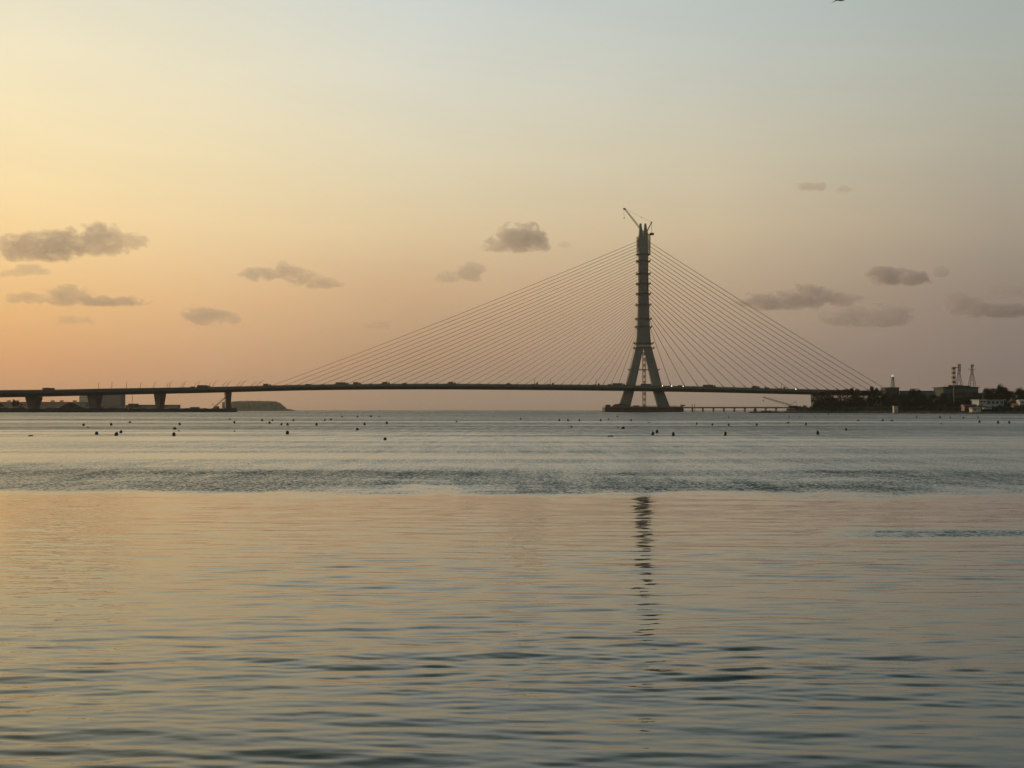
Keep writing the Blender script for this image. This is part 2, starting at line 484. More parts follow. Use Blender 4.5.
# left spit under the approach
def left_out(px):
    D = interp(px, BR_D)
    Df = D - 26 - 4 * n1(px * .11); Db = D + 130
    a = at(px, 400, Df); b = at(px, 400, Db)
    return (a.x, a.y, 0), (b.x, b.y, 0)
def left_h(px, v):
    end = min(1, max(0, (238 - px) / 5))
    top = interp(px, [(-300, 4.6), (20, 4.4), (40, 3.8), (60, 4.6), (125, 4.2), (205, 3.9), (238, 3.4)])
    e = min(1, v / .05) * min(1, (1 - v) / .1)
    return -.5 + (top + .5 + .5 * n1(px * .45, v * 5) ) * e ** .6 * end ** .5
land('spit', left_out, -260, 238.5, 240, 24, 'earth', left_h, 'low dark earth spit under the left end of the bridge')

# right bank
RB_D = [(770, 735), (790, 705), (830, 680), (900, 610), (960, 570), (1024, 540), (1400, 470)]
def right_out(px):
    D = interp(px, RB_D) - 5 * n1(px * .13)
    a = at(px, 400, D); b = at(px + 30, 400, D + 520)
    return (a.x, a.y, 0), (b.x, b.y, 0)
def right_h(px, v):
    s = min(1, max(0, (px - 771) / 14))
    base = interp(v, [(0, -.5), (.012, 1.0), (.04, 1.7), (.1, 2.4), (.3, 3.2), (1, 4.5)])
    return base * s - .5 * (1 - s) + (.28 * n1(px * .8, v * 40) * s if v > .008 else 0)
land('bank', right_out, 771, 1400, 260, 90, 'earth', right_h, 'dark low bank with scrub on the right shore')

# island and far coast
def island():
    mb = MB(); D = 4600
    vs = []; fs = []; nx, ny = 130, 30
    for i in range(nx + 1):
        px = 222 + (296 - 222) * i / nx
        hpy = interp(px, [(222, 402.6), (230, 401.9), (245, 401.3), (270, 401.4), (277, 402.0), (281, 403.8), (284, 406.5), (286.5, 408.7), (291, 409.3), (295, 410.2), (296, 411.2)])
        for j in range(ny + 1):
            v = j / ny
            p = at(px, hpy, D + 500 * v)
            prof = math.sin(math.pi * min(1, v * 1.15 + .0)) ** .35 if 0 < v < .87 else 0
            z = -1 + (p.z + 1) * prof + (random.uniform(-4.5, 3.5) if 0 < prof and px < 286 else 0)
            vs.append((p.x, p.y, z))
    for i in range(nx):
        for j in range(ny):
            k = i * (ny + 1) + j
            fs.append((k, k + ny + 1, k + ny + 2, k + 1))
    mb.add(vs, fs)
    tag(mb.build('island', 'island', smooth=False), 'hazy wooded low island beyond the left pier', kind='structure')
island()
def far_coast():
    mb = MB(); vs = []; fs = []
    D = 12500
    for i in range(301):
        px = -500 + 2100 * i / 300
        for j, (dz, dd) in enumerate(((-2, 0), (3.4 + 1.2 * n1(px * .05), 40), (4.2 + 1.5 * n1(px * .09, 2), 300), (-2, 600))):
            p = at(px, 411, D + dd)
            vs.append((p.x, p.y, dz))
    for i in range(300):
        for j in range(3):
            k = i * 4 + j
            fs.append((k, k + 4, k + 5, k + 1))
    mb.add(vs, fs)
    tag(mb.build('far_coast', 'island'), 'thin far coastline on the horizon', kind='structure')
far_coast()

# ================================================================== BRIDGE
D0 = 1200.0
TOP = [(-260, 393.0), (-80, 391.8), (0, 390.9), (50, 390.2), (95, 389.3), (160, 388.5), (228, 387.4), (300, 385.4), (350, 384.8), (400, 384.4), (450, 384.4), (540, 385.0), (600, 385.5), (660, 386.3), (700, 387.1), (750, 388.4), (800, 389.8), (880, 391.5), (1000, 394.2)]
def smoothtop(px):
    return sum(interp(px + o, TOP) for o in (-30, -20, -10, 0, 10, 20, 30)) / 7
def deckpt(px, off=0.0):
    D = sum(interp(px + o, BR_D) for o in (-30, -15, 0, 15, 30)) / 5
    return at(px, smoothtop(px), D)
bo = at(643.6, 411, D0); bo.z = 0
bridge = empty('cable_stayed_bridge', bo, 'long grey cable-stayed bridge with one tall forked pylon across the water', 'bridge')

xs = [-260 + 6 * i for i in range(211)]
DP = [deckpt(x) for x in xs]
def deck_frame(px):
    a = deckpt(px - 3); b = deckpt(px + 3)
    t = (b - a); t.z = 0; t.normalize()
    return deckpt(px), t, Vector((-t.y, t.x, 0))      # point, along, sideways (away from camera)
W_IN, W_OUT = 6.5, 17.0
def girder(side):
    mb = MB(); rings = []
    for x in xs:
        p, t, n = deck_frame(x)
        dep = interp(x, [(-200, 6.4), (100, 5.8), (240, 5.0), (330, 5.0), (660, 5.3), (820, 4.6), (1000, 4.4)])
        i0, o0 = W_IN * side, W_OUT * side
        prof = [(o0, -1.0), (o0, -1.0 - .28 * dep), (o0 * .72, -dep - .2), (i0 * 1.25, -dep - .2), (i0, -.9 - .5 * dep), (i0, -1.0)]
        rings.append([p + n * a + Vector((0, 0, z)) for a, z in prof])
    mb.loft(rings)
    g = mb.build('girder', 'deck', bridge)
    mb = MB(); rings = []
    for x in xs:
        p, t, n = deck_frame(x)
        prof = [((W_OUT - .5) * side, -.99), ((W_IN + .5) * side, -.99), ((W_IN + .5) * side, -.93), ((W_OUT - .5) * side, -.93)]
        rings.append([p + n * a + Vector((0, 0, z)) for a, z in prof])
    mb.loft(rings)
    mb.build('road_surface', 'asphalt', bridge)
    # parapet: a kerb wall with two rails on posts
    mb = MB()
    for off in ((W_OUT - .25) * side, (W_IN + .25) * side):
        rings = []
        for x in xs:
            p, t, n = deck_frame(x)
            rings.append([p + n * (off + a) + Vector((0, 0, z)) for a, z in ((-.2, -.995), (.2, -.995), (.15, .0), (-.15, .0))])
        mb.loft(rings)
        for zz in (.25, .5):
            mb.path([deck_frame(x)[0] + deck_frame(x)[2] * off + Vector((0, 0, zz)) for x in xs], .07, 4)
        for x in [-200 + 3 * i for i in range(380)]:
            p, t, n = deck_frame(x)
            q = p + n * off
            mb.tube(q + Vector((0, 0, -.05)), q + Vector((0, 0, .55)), .06, n=4)
    mb.build('parapet', 'rail', bridge)
girder(-1); girder(1)
mb = MB()
for k, px in enumerate([-190 + 12.0 * i for i in range(96)]):
    if abs(px - 643.6) < 28: continue
    p, t, n = deck_frame(px)
    mb.box(p + Vector((0, 0, -2.6)), (1.6, 2 * W_IN + .6, 1.8), math.atan2(t.y, t.x))
mb.build('crossbeam', 'deck', bridge)['kind'] = 'stuff'

for xa, xb in ((255, 617), (671, 905)):
    mb = MB(); rings = []
    for x in [xa + (xb - xa) * i / 60 for i in range(61)]:
        p, t, n = deck_frame(x)
        rings.append([p + n * a + Vector((0, 0, z)) for a, z in ((-3.4, -.3), (-2.6, -3.4), (2.6, -3.4), (3.4, -.3))])
    mb.loft(rings)
    mb.build('anchor_beam', 'deck', bridge)

# pylon
def zpx(py, D=D0): return at(643.6, py, D).z
def xpx(px, D=D0): return at(px, 400, D).x
SH = [(345.5, 636.3, 651.0), (338, 637.0, 650.2), (328, 637.6, 649.6), (310, 638.2, 649.0), (290, 638.7, 648.5), (262, 638.9, 648.2), (236, 639.2, 648.0)]
XC = xpx(643.6)
mb = MB()
rings = []
for py, l, r in SH:
    z = zpx(py); x0, x1 = xpx(l), xpx(r); c = 1.1; hy = 5.2
    rings.append([(x0 + c, D0 - hy, z), (x1 - c, D0 - hy, z), (x1, D0 - hy + c, z), (x1, D0 + hy - c, z), (x1 - c, D0 + hy, z), (x0 + c, D0 + hy, z), (x0, D0 + hy - c, z), (x0, D0 - hy + c, z)])
mb.loft(rings)
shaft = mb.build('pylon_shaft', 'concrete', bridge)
# formwork joints as thin raised bands
mb = MB()
for py in range(240, 344, 5):
    l = interp(-py, [(-a, b) for a, b, c in SH]); r = interp(-py, [(-a, c) for a, b, c in SH])
    x0, x1 = xpx(l) - .08, xpx(r) + .08
    mb.box(((x0 + x1) / 2, D0, zpx(py)), (x1 - x0, 10.56, .25))
mb.build('joint_band', 'cap', shaft)
LEG = {-1: [(406.5, 618.5, 630.0), (388, 625.2, 634.6), (366, 631.3, 639.3), (346.2, 636.2, 643.55)],
       1: [(406.5, 657.4, 669.3), (388, 652.4, 662.2), (366, 647.8, 656.4), (346.2, 643.65, 651.0)]}
for sgn in (-1, 1):
    mb = MB(); rings = []
    for py, l, r in LEG[sgn]:
        z = zpx(py); x0, x1 = xpx(l), xpx(r); hy = 5.1; c = .9
        rings.append([(x0 + c, D0 - hy, z), (x1 - c, D0 - hy, z), (x1, D0 - hy + c, z), (x1, D0 + hy - c, z), (x1 - c, D0 + hy, z), (x0 + c, D0 + hy, z), (x0, D0 + hy - c, z), (x0, D0 - hy + c, z)])
    mb.loft(rings)
    mb.build('pylon_leg', 'concrete', bridge)
for sgn, pxs in ((-1, (639.3, 643.0, 640.2, 641.7)), (1, (644.2, 648.0, 645.0, 646.4))):
    mb = MB()
    a0, a1, b0_, b1 = (xpx(v) for v in pxs)
    z0, z1 = zpx(236), zpx(223.7)
    rings = []
    for t in (0, .35, .7, 1):
        l = a0 + (b0_ - a0) * t; r = a1 + (b1 - a1) * t; z = z0 + (z1 - z0) * t; h = 5 - 2.6 * t
        rings.append([(l, D0 - h, z), (r, D0 - h, z), (r, D0 + h, z), (l, D0 + h, z)])
    mb.loft(rings)
    mb.build('pylon_horn', 'concrete', bridge)
# working platforms round the shaft
for py in (254.6, 261.4, 274, 284, 294, 305, 319, 327, 343.3, 348.0):
    l = interp(-py, [(-a, b) for a, b, c in SH]) if py < 345 else 636; r = interp(-py, [(-a, c) for a, b, c in SH]) if py < 345 else 651.5
    z = zpx(py); x0, x1 = xpx(l), xpx(r)
    mb = MB()
    wd = 2.5 if py < 335 else 3.0
    for sx, xx in ((-1, x0), (1, x1)):
        mb.box((xx + sx * wd / 2, D0, z), (wd, 12, .35))
        for yy in (-6, -2, 2, 6):
            mb.tube((xx + sx * .1, D0 + yy, z - 2.2), (xx + sx * wd * .9, D0 + yy, z - .2), .16, n=4)
            mb.tube((xx + sx * (wd - .1), D0 + yy, z), (xx + sx * (wd - .1), D0 + yy, z + 1.3), .09, n=4)
        for zz in (.65, 1.25):
            mb.tube((xx + sx * (wd - .1), D0 - 6, z + zz), (xx + sx * (wd - .1), D0 + 6, z + zz), .09, n=4)
        mb.box((xx + sx * (wd - .6), D0 - 4, z + .7), (.8, 1.6, 1.1))
    for yy in (-1, 1):
        mb.box(((x0 + x1) / 2, D0 + yy * 5.9, z), (x1 - x0, 1.0, .3))
        mb.tube((x0, D0 + yy * 6.3, z + 1.2), (x1, D0 + yy * 6.3, z + 1.2), .09, n=4)
    mb.build('work_platform', 'plat', bridge)
# scaffold at both sides of the pylon head
for l, r, t, b in ((637.3, 639.0, 236.5, 252), (648.8, 650.6, 234.8, 254)):
    mb = MB()
    x0, x1 = xpx(l), xpx(r)
    for yy in (-4, 0, 4):
        for xx in (x0, x1):
            mb.tube((xx, D0 + yy, zpx(b)), (xx, D0 + yy, zpx(t)), .14, n=4)
    z = zpx(b)
    k = 0
    while z < zpx(t):
        mb.box(((x0 + x1) / 2, D0, z), (x1 - x0, 8.2, .18))
        mb.tube((x0, D0 - 4, z), (x1, D0 - 4, min(z + 2.2, zpx(t))), .09, n=4)
        z += 2.2
    mb.box(((x0 + x1) / 2, D0 + 1, (zpx(b) + zpx(t)) / 2), (.35, 3, (zpx(t) - zpx(b)) * .5))
    mb.build('scaffold', 'scaffold', bridge)
# strut between the legs part way up, with bracket platforms outside
mb = MB()
z = zpx(369.6)
mb.lattice((xpx(637.9), D0, z), (xpx(649.2), D0, z), 1.2, 1.2, 8, .14)
mb.build('leg_strut', 'steel', bridge)
for sgn, px in ((-1, 630.4), (1, 657.3)):
    mb = MB(); x = xpx(px)
    mb.box((x + sgn * 1.2, D0, z), (2.8, 9, .4))
    for yy in (-4, 4):
        mb.tube((x, D0 + yy, z - 2), (x + sgn * 2.3, D0 + yy, z), .16, n=4)
        mb.tube((x + sgn * 2.5, D0 + yy, z), (x + sgn * 2.5, D0 + yy, z + 1.3), .09, n=4)
    mb.tube((x + sgn * 2.5, D0 - 4, z + 1.25), (x + sgn * 2.5, D0 + 4, z + 1.25), .09, n=4)
    mb.build('bracket_platform', 'plat', bridge)

# stay cables, two planes
gaps = [7.4 + (12.7 - 7.4) * i / 35 for i in range(36)]
gs_ = (633.0 - 271.0) / sum(gaps)
LX = [633.0 - gs_ * sum(gaps[:i]) for i in range(37)]
wts = [1.75 + (3.15 - 1.75) * i / 35 for i in range(36)]
ws_ = (330 - 241) / sum(wts)
LT = [330 - ws_ * sum(wts[:i]) for i in range(37)]
RXs = [671, 685, 698.5, 711.5, 724, 735.5, 746.5, 757.5, 768, 778.5] + [789 + 10.1 * i for i in range(11)]
def cable(px, pyt, side):
    # each stay is a close pair of parallel strands
    p, t, n = deck_frame(px)
    bx = xpx(638.9 if side < 0 else 648.5)
    mb = MB(); ms = MB()
    for plane in (-1, 1):
        a = p + n * plane * 1.1 + Vector((0, 0, .3))
        b = Vector((bx, D0 + plane * .9, zpx(pyt)))
        sag = (b - a).length * .0065
        pts = [a.lerp(b, k / 14) - Vector((0, 0, 4 * sag * (k / 14) * (1 - k / 14))) for k in range(15)]
        mb.path(pts, .125, 6)
        d = (pts[1] - pts[0]).normalized()
        ms.tube(a - d * .9, a + d * 3.6, .27, .22, 6)
        ms.tube(a + d * 3.6, a + d * 4.3, .34, .30, 6)
    c = mb.build('stay_cable', 'cable' if side < 0 else 'cableshaded', bridge)
    ms.build('socket', 'socket', c)
for px, pyt in zip(LX, LT):
    cable(px, pyt, -1)
for i, px in enumerate(RXs):
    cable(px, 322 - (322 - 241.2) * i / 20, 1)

# approach piers
def pier(px, wtop, wbot, tk, zbot):
    p, t, n = deck_frame(px)
    ang = math.atan2(t.y, t.x)
    mb = MB(); rings = []
    top = p.z - interp(px, [(-200, 6.4), (100, 5.8), (240, 5.0), (330, 5.0), (660, 5.3), (820, 4.6), (1000, 4.4)]) - .25
    for z, w, k in ((zbot, wbot, tk), (zbot + (top - zbot) * .45, wbot, tk), (top - 1.6, wtop, tk * 1.15), (top, wtop, tk * 1.15)):
        rings.append([Vector((p.x, p.y, z)) + t * (a * k / 2) + n * (b * w / 2) for a, b in ((-1, -1), (1, -1), (1, 1), (-1, 1))])
    mb.loft(rings)
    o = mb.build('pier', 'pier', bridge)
    return o
for px, wt, wb in ((-110, 22, 15), (-36, 22, 15), (34, 21.5, 14.5), (95, 21, 15), (160, 21, 15), (228, 21, 14)):
    o = pier(px, wt, wb, 4.6 if px < 100 else 5.2, .5)
    if px > 200:
        p, t, n = deck_frame(px)
        mb = MB(); mb.box((p.x + 1.5, p.y, 2.2), (14, 24, 4.4), math.atan2(t.y, t.x))
        mb.build('footing', 'cap', o)
pier(815.0, 22, 20, 3.2, 1.0)

# cofferdam round the pylon base
x0, x1 = xpx(603.8), xpx(680.6)
cd = empty('cofferdam', ((x0 + x1) / 2, D0, 0), 'rust brown sheet pile cofferdam round the pylon feet', 'cofferdam')
mb = MB()
zt = zpx(407.2)
n = 150
ring = []
yb = 20
corners = [(x0, D0 - yb), (x1, D0 - yb), (x1, D0 + yb), (x0, D0 + yb)]
outer = []
for k in range(4):
    a = Vector((*corners[k], 0)); b = Vector((*corners[(k + 1) % 4], 0))
    m_ = int((b - a).length / .6); d = (b - a).normalized(); nn = Vector((d.y, -d.x, 0))
    for i in range(m_):
        outer.append(a.lerp(b, i / m_) + nn * (.22 if (i // 2) % 2 else 0))
rings = [[p + Vector((0, 0, z)) for p in outer] for z in (-2, zt)]
mb.loft(rings)
mb.build('sheet_pile_wall', 'rust', cd)
mb = MB()
for z in (zt - .5, zt - 3.2):
    for s in (-1, 1):
        mb.box(((x0 + x1) / 2, D0 + s * (yb + .55), z), (x1 - x0 + 1.8, .6, .7))
        mb.box(((x0 if s < 0 else x1) + s * .55, D0, z), (.6, 2 * yb, .7))
mb.build('waler_beam', 'steel', cd)
mb = MB()
mb.box(((x0 + x1) / 2, D0, zt + .35), (x1 - x0 - 1, 2 * yb - 1, .7))
mb.build('cap_slab', 'cap', cd)
mb = MB()
for s in (-1, 1):
    for i in range(41):
        x = x0 + 1 + (x1 - x0 - 2) * i / 40
        mb.tube((x, D0 + s * (yb - .7), zt + .7), (x, D0 + s * (yb - .7), zt + 1.8), .06, n=4)
    for zz in (1.2, 1.8):
        mb.tube((x0 + 1, D0 + s * (yb - .7), zt + zz), (x1 - 1, D0 + s * (yb - .7), zt + zz), .06, n=4)
mb.build('handrail', 'steel', cd)
zs = zt + .7
def site_box(name, px0, px1, h, dy, m, label, cat, extra=None):
    a, b = xpx(px0), xpx(px1)
    o = empty(name, ((a + b) / 2, D0 + dy, zs), label, cat)
    mb = MB(); mb.box(((a + b) / 2, D0 + dy, zs + h / 2), (b - a, 3, h)); mb.build('body', m, o)
    mb = MB(); mb.box(((a + b) / 2, D0 + dy, zs + h + .09), (b - a + .4, 3.4, .18)); mb.build('roof', 'steel', o)
    for k in range(2):
        mb = MB()
        mb.box((a + (b - a) * (.3 + .4 * k), D0 + dy - 1.53, zs + h * .55), ((b - a) * .2, .06, h * .3))
        mb.build('window', 'glass', o)
site_box('site_cabin', 604.0, 608.6, 1.7, -19, 'rust', 'brown site cabin at the left corner of the cofferdam', 'cabin')
# heaped formwork leaning up to the left foot
mb = MB()
rings = []
for px, h in ((611, .2), (613, 2.2), (616, 2.7), (619.5, 3.3), (624, 2.8), (628, .6)):
    x = xpx(px); rings.append([(x, D0 - 14, zs), (x, D0 - 13.5, zs + h), (x, D0 - 9, zs + h * .8), (x, D0 - 8.5, zs)])
mb.loft(rings)
for k in range(9):
    x = xpx(611 + 2 * k)
    mb.tube((x, D0 - 14.3, zs), (x + 3, D0 - 12, zs + 2.6), .12, n=4)
tag(mb.build('formwork_heap', 'plat'), 'dark heap of formwork against the left pylon foot', 'formwork')
mb = MB()
for k in range(12):
    x = xpx(631.6 + 6 * k / 12)
    mb.tube((x, D0 - 17, zs), (x, D0 - 17, zs + 1.3 + .3 * math.sin(k * 2)), .2, n=5)
mb.box((xpx(634.5), D0 - 17, zs + .5), (6.4, .5, .7))
tag(mb.build('rebar_stack', 'rust'), 'low stack of bundled steel bars between the pylon feet', 'rebar')
# generator at right end
o = empty('generator', (xpx(681), D0 - 17, zs), 'small dark generator at the right end of the cofferdam', 'generator')
mb = MB(); mb.box((xpx(680.2), D0 - 17, zs + .9), (4.5, 2, 1.6)); mb.build('housing', 'steel', o)
mb = MB(); mb.tube((xpx(678.5), D0 - 17, zs + 1.5), (xpx(678.5), D0 - 17, zs + 3.0), .18); mb.build('exhaust', 'steel', o)
mb = MB(); mb.tube((xpx(681), D0 - 17, zs + 1.5), (xpx(682.3), D0 - 17, zs + 2.9), .12); mb.build('lifting_arm', 'steel', o)

# hoist mast standing between the legs
hm = empty('hoist_mast', (XC, D0, zs), 'pale lattice hoist mast rising between the two pylon legs', 'mast')
mb = MB(); hx = xpx(644.2); mb.lattice((hx, D0, zs), (hx, D0, zpx(349.5)), 3.3, 3.3, 20, .16, .3); mb.build('lattice_frame', 'craneyel', hm)
for k in range(0, 20, 2):
    mb = MB()
    z0_, z1_ = zs + (zpx(349.5) - zs) * k / 20, zs + (zpx(349.5) - zs) * (k + 1) / 20
    mb.box((hx, D0, (z0_ + z1_) / 2), (1.3, 1.3, (z1_ - z0_) * .8))
    mb.build('ladder_cage', 'plat', hm)
mb = MB(); mb.box((hx, D0, zpx(350.2)), (4.2, 3.8, .4)); mb.build('end_plate', 'steel', hm)
mb = MB(); mb.box((hx, D0, zs + .3), (4.6, 4.6, .6)); mb.build('end_plate', 'steel', hm)

# tower crane on the pylon head
cz = zpx(234.6)
cr = empty('tower_crane', (xpx(645.5), D0 + 2, cz - 2), 'luffing jib tower crane on top of the bridge pylon', 'crane')
def cp(px, py, dy=2): return at(px, py, D0 + dy)
mb = MB(); mb.lattice((xpx(644.6), D0 + 2, zpx(237)), (xpx(644.6), D0 + 2, zpx(231.5)), 2.4, 2.4, 4, .14, .22); mb.build('mast', 'craneyel', cr)
mb = MB(); mb.lattice(cp(643.8, 233), cp(624.9, 209.1), 1.7, 1.1, 16, .11, .2); mb.build('jib', 'craneyel', cr)
mb = MB(); mb.box(cp(624.4, 208.9), (2.6, 1.5, 1.6)); mb.tube(cp(624.4, 208.9) + Vector((0, -1, 0)), cp(624.4, 208.9) + Vector((0, 1, 0)), .75, n=10); mb.build('jib_head', 'steel', cr)
mb = MB(); mb.tube(cp(624.1, 209.5), cp(624.1, 217.2), .11, n=4); mb.build('hoist_rope', 'rope', cr)
mb = MB(); mb.box(cp(624.1, 217.9), (.9, .7, 1.3)); mb.path([cp(624.1, 218.4), cp(623.9, 219.0), cp(624.2, 219.4), cp(624.5, 219.0)], .12, 5); mb.build('hook', 'steel', cr)
mb = MB()
for dy in (1.2, 2.8):
    mb.tube(cp(647.0, 231.6, dy), cp(651.5, 222.2, dy), .6, .5, 6)
    mb.tube(cp(651.5, 222.2, dy), cp(651.6, 233.4, dy), .2, n=5)
mb.box(cp(651.5, 222.3), (1.3, 2.2, 1.2)); mb.build('a_frame', 'plat', cr)
mb = MB(); mb.tube(cp(651.4, 222), cp(641, 217.2), .1, n=4); mb.tube(cp(641, 217.2), cp(625.2, 208.6), .1, n=4); mb.box(cp(641.6, 217.4), (1.4, .5, .45)); mb.build('pendant_rope', 'rope', cr)
mb = MB(); mb.box(cp(649.2, 234.3), (9.2, 2.4, .8)); mb.box(cp(646.8, 233.2), (2.4, 2.4, 1.8)); mb.build('counter_jib', 'plat', cr)
mb = MB(); mb.box(cp(651.8, 234.0), (4.4, 2.6, 2.4)); mb.build('counterweight', 'plat', cr)
mb = MB(); mb.box(cp(645.6, 232.2, .2), (1.6, 1.4, 2.0)); mb.build('cab', 'glass', cr)

# ================================================================== LAMP POSTS ON THE DECK
def proj_x(q):
    # bearing of a point, as photo column
    yd = q.y * math.cos(PITCH) + (q.z - HC) * math.sin(PITCH)
    return 512 + F * q.x / yd
def lane(px, off, dz):
    u = px
    for _ in range(12):
        p, t, n = deck_frame(u)
        q = p + n * off + Vector((0, 0, dz))
        u += (px - proj_x(q)) * .8
    return q, t, n
def lamp_post(px, h, lean, plane, label):
    q, t, n = lane(px - lean * .5, plane * 15.6, -.9)
    o = empty('lamp_post', q, label, 'lamp post', 'lamp posts along the left bridge deck')
    top = q + Vector((lean, 0, h))
    mb = MB(); mb.tube(q, top, .27, .17, 6); mb.build('pole', 'steel', o)
    mb = MB(); mb.tube(q, q + Vector((0, 0, .6)), .28, .24, 6); mb.build('foot', 'steel', o)
    mb = MB(); mb.tube(top, top + Vector((1.2, 0, .35)), .12, n=5); mb.build('arm', 'steel', o)
    mb = MB(); mb.box(top + Vector((1.6, 0, .35)), (.9, .35, .16)); mb.build('lamp_head', 'steel', o)
lp = [(98.5, 6.6, 0, -1), (111.8, 7.6, .3, 1), (126.4, 7.6, .5, -1), (140.2, 7.0, 1.1, 1), (154, 7.0, 1.6, -1), (167.2, 6.6, 2.0, 1), (170, 7.6, 2.4, -1), (181.4, 6.8, 2.6, 1), (184, 7.6, 3.2, -1),
      (194.6, 6.6, 3.2, 1), (198, 7.6, 3.8, -1), (208.6, 6.8, 4.4, 1), (213.6, 7.2, 5, -1), (223.4, 6.8, 5.2, 1), (227.8, 7.4, 5.8, -1), (237.6, 6.4, 6, 1), (242.2, 7.2, 7, -1), (252.4, 6.4, 7.4, 1), (259, 7.2, 8.6, -1)]
ords = ['first', 'second', 'third', 'fourth', 'fifth', 'sixth', 'seventh', 'eighth', 'ninth', 'tenth', 'eleventh', 'twelfth', 'thirteenth', 'fourteenth', 'fifteenth', 'sixteenth', 'seventeenth', 'eighteenth', 'nineteenth']
for k, (px, h, le, pl) in enumerate(lp):
    how = 'upright' if le < 1 else ('slightly leaning' if le < 3 else 'strongly leaning')
    lamp_post(px, h, le, pl, f'{how} thin lamp post on the deck, {ords[k]} in the row counted from the left')

# ================================================================== VEHICLES ON THE DECK
def vehicle(px, kind, label, plane=-1, light=False, m=None):
    base, t, n = lane(px, plane * 12.2, -.92)
    ang = math.atan2(t.y, t.x)
    name = {'car': 'car', 'truck': 'truck', 'bus': 'bus', 'van': 'van', 'boom': 'boom_truck', 'trailer': 'articulated_truck'}[kind]
    cat = {'car': 'car', 'truck': 'truck', 'bus': 'bus', 'van': 'van', 'boom': 'boom truck', 'trailer': 'truck'}[kind]
    o = empty(name, base, label, cat, 'vehicles on the bridge deck')
    def W(x, y, z): return base + t * x + n * y + Vector((0, 0, z))
    L = {'car': 4.5, 'truck': 8.5, 'bus': 11.5, 'van': 5.6, 'boom': 8, 'trailer': 14}[kind]
    def bx(mb, x, y, z, d): mb.box(W(x, y, z), d, ang)
    body = m or {'car': 'carpaint', 'truck': 'truck', 'bus': 'truck', 'van': 'truck', 'boom': 'truck', 'trailer': 'truck'}[kind]
    if kind == 'car':
        mb = MB(); prof = [(-2.2, .35), (2.2, .35), (2.25, .8), (1.3, .95), (.6, 1.45), (-1.2, 1.48), (-1.9, 1.0), (-2.2, .9)]
        mb.loft([[W(x, y, z) for x, z in prof] for y in (-.85, .85)]); mb.build('body', body, o)
        mb = MB(); prof = [(.95, 1.0), (.55, 1.38), (-1.1, 1.40), (-1.6, 1.02)]
        mb.loft([[W(x, y, z) for x, z in prof] for y in (-.87, .87)]); mb.build('window', 'glass', o)
        wx = (-1.35, 1.35)
    elif kind == 'van':
        mb = MB(); prof = [(-2.7, .4), (2.7, .4), (2.75, 1.1), (2.1, 1.35), (1.5, 2.25), (-2.7, 2.3)]
        mb.loft([[W(x, y, z) for x, z in prof] for y in (-.95, .95)]); mb.build('body', body, o)
        mb = MB(); bx(mb, 1.2, 0, 1.75, (1.0, 1.94, .6)); mb.build('window', 'glass', o)
        wx = (-1.7, 1.7)
    elif kind == 'bus':
        mb = MB(); bx(mb, 0, 0, 1.75, (11.4, 2.5, 2.6)); bx(mb, -1.5, 0, 3.15, (3, 1.8, .22)); mb.build('body', body, o)
        mb = MB(); bx(mb, 0, 0, 2.15, (10.8, 2.54, .9)); mb.build('window', 'glass', o)
        wx = (-3.4, 3.8)
    else:
        ln = L
        mb = MB(); bx(mb, ln / 2 - 1.1, 0, 1.65, (2.0, 2.4, 2.2)); bx(mb, ln / 2 - 1.3, 0, 2.85, (1.2, 2.2, .3)); mb.build('cab', 'carwhite' if light else body, o)
        mb = MB(); bx(mb, ln / 2 - .6, 0, 2.05, (1.06, 2.44, .7)); mb.build('window', 'glass', o)
        mb = MB(); bx(mb, -.2, 0, .85, (ln - .4, 1.6, .35)); mb.build('chassis', 'steel', o)
        if kind == 'boom':
            mb = MB(); mb.tube(W(0, 0, 1), W(.2, 0, 7.4), .28, .2, 6); mb.tube(W(.2, 0, 7.4), W(1.6, 0, 6.9), .16, n=5); mb.build('boom', 'scaffold', o)
            mb = MB(); bx(mb, -1.6, 0, 1.4, (4.2, 2.4, .7)); mb.build('flatbed', body, o)
        else:
            mb = MB(); bx(mb, -1.2, 0, 2.25, (ln - 2.9, 2.5, 2.4)); mb.build('cargo_box', body, o)
        wx = (-ln / 2 + 1.2, -ln / 2 + 2.4, ln / 2 - 1.3)
    for x in wx:
        mb = MB()
        for s in (-1, 1): mb.tube(W(x, s * .7, .42), W(x, s * 1.05, .42), .42, n=10)
        mb.build('wheel', 'rubber', o)
    if light:
        for s in (-1, 1):
            mb = MB(); mb.lathe(W(L / 2 + .02, s * .7 * 1, .95), [(.01, -.34), (.27, -.24), (.36, 0), (.27, .24), (.01, .34)], 8); mb.build('headlight', 'lamp', o)
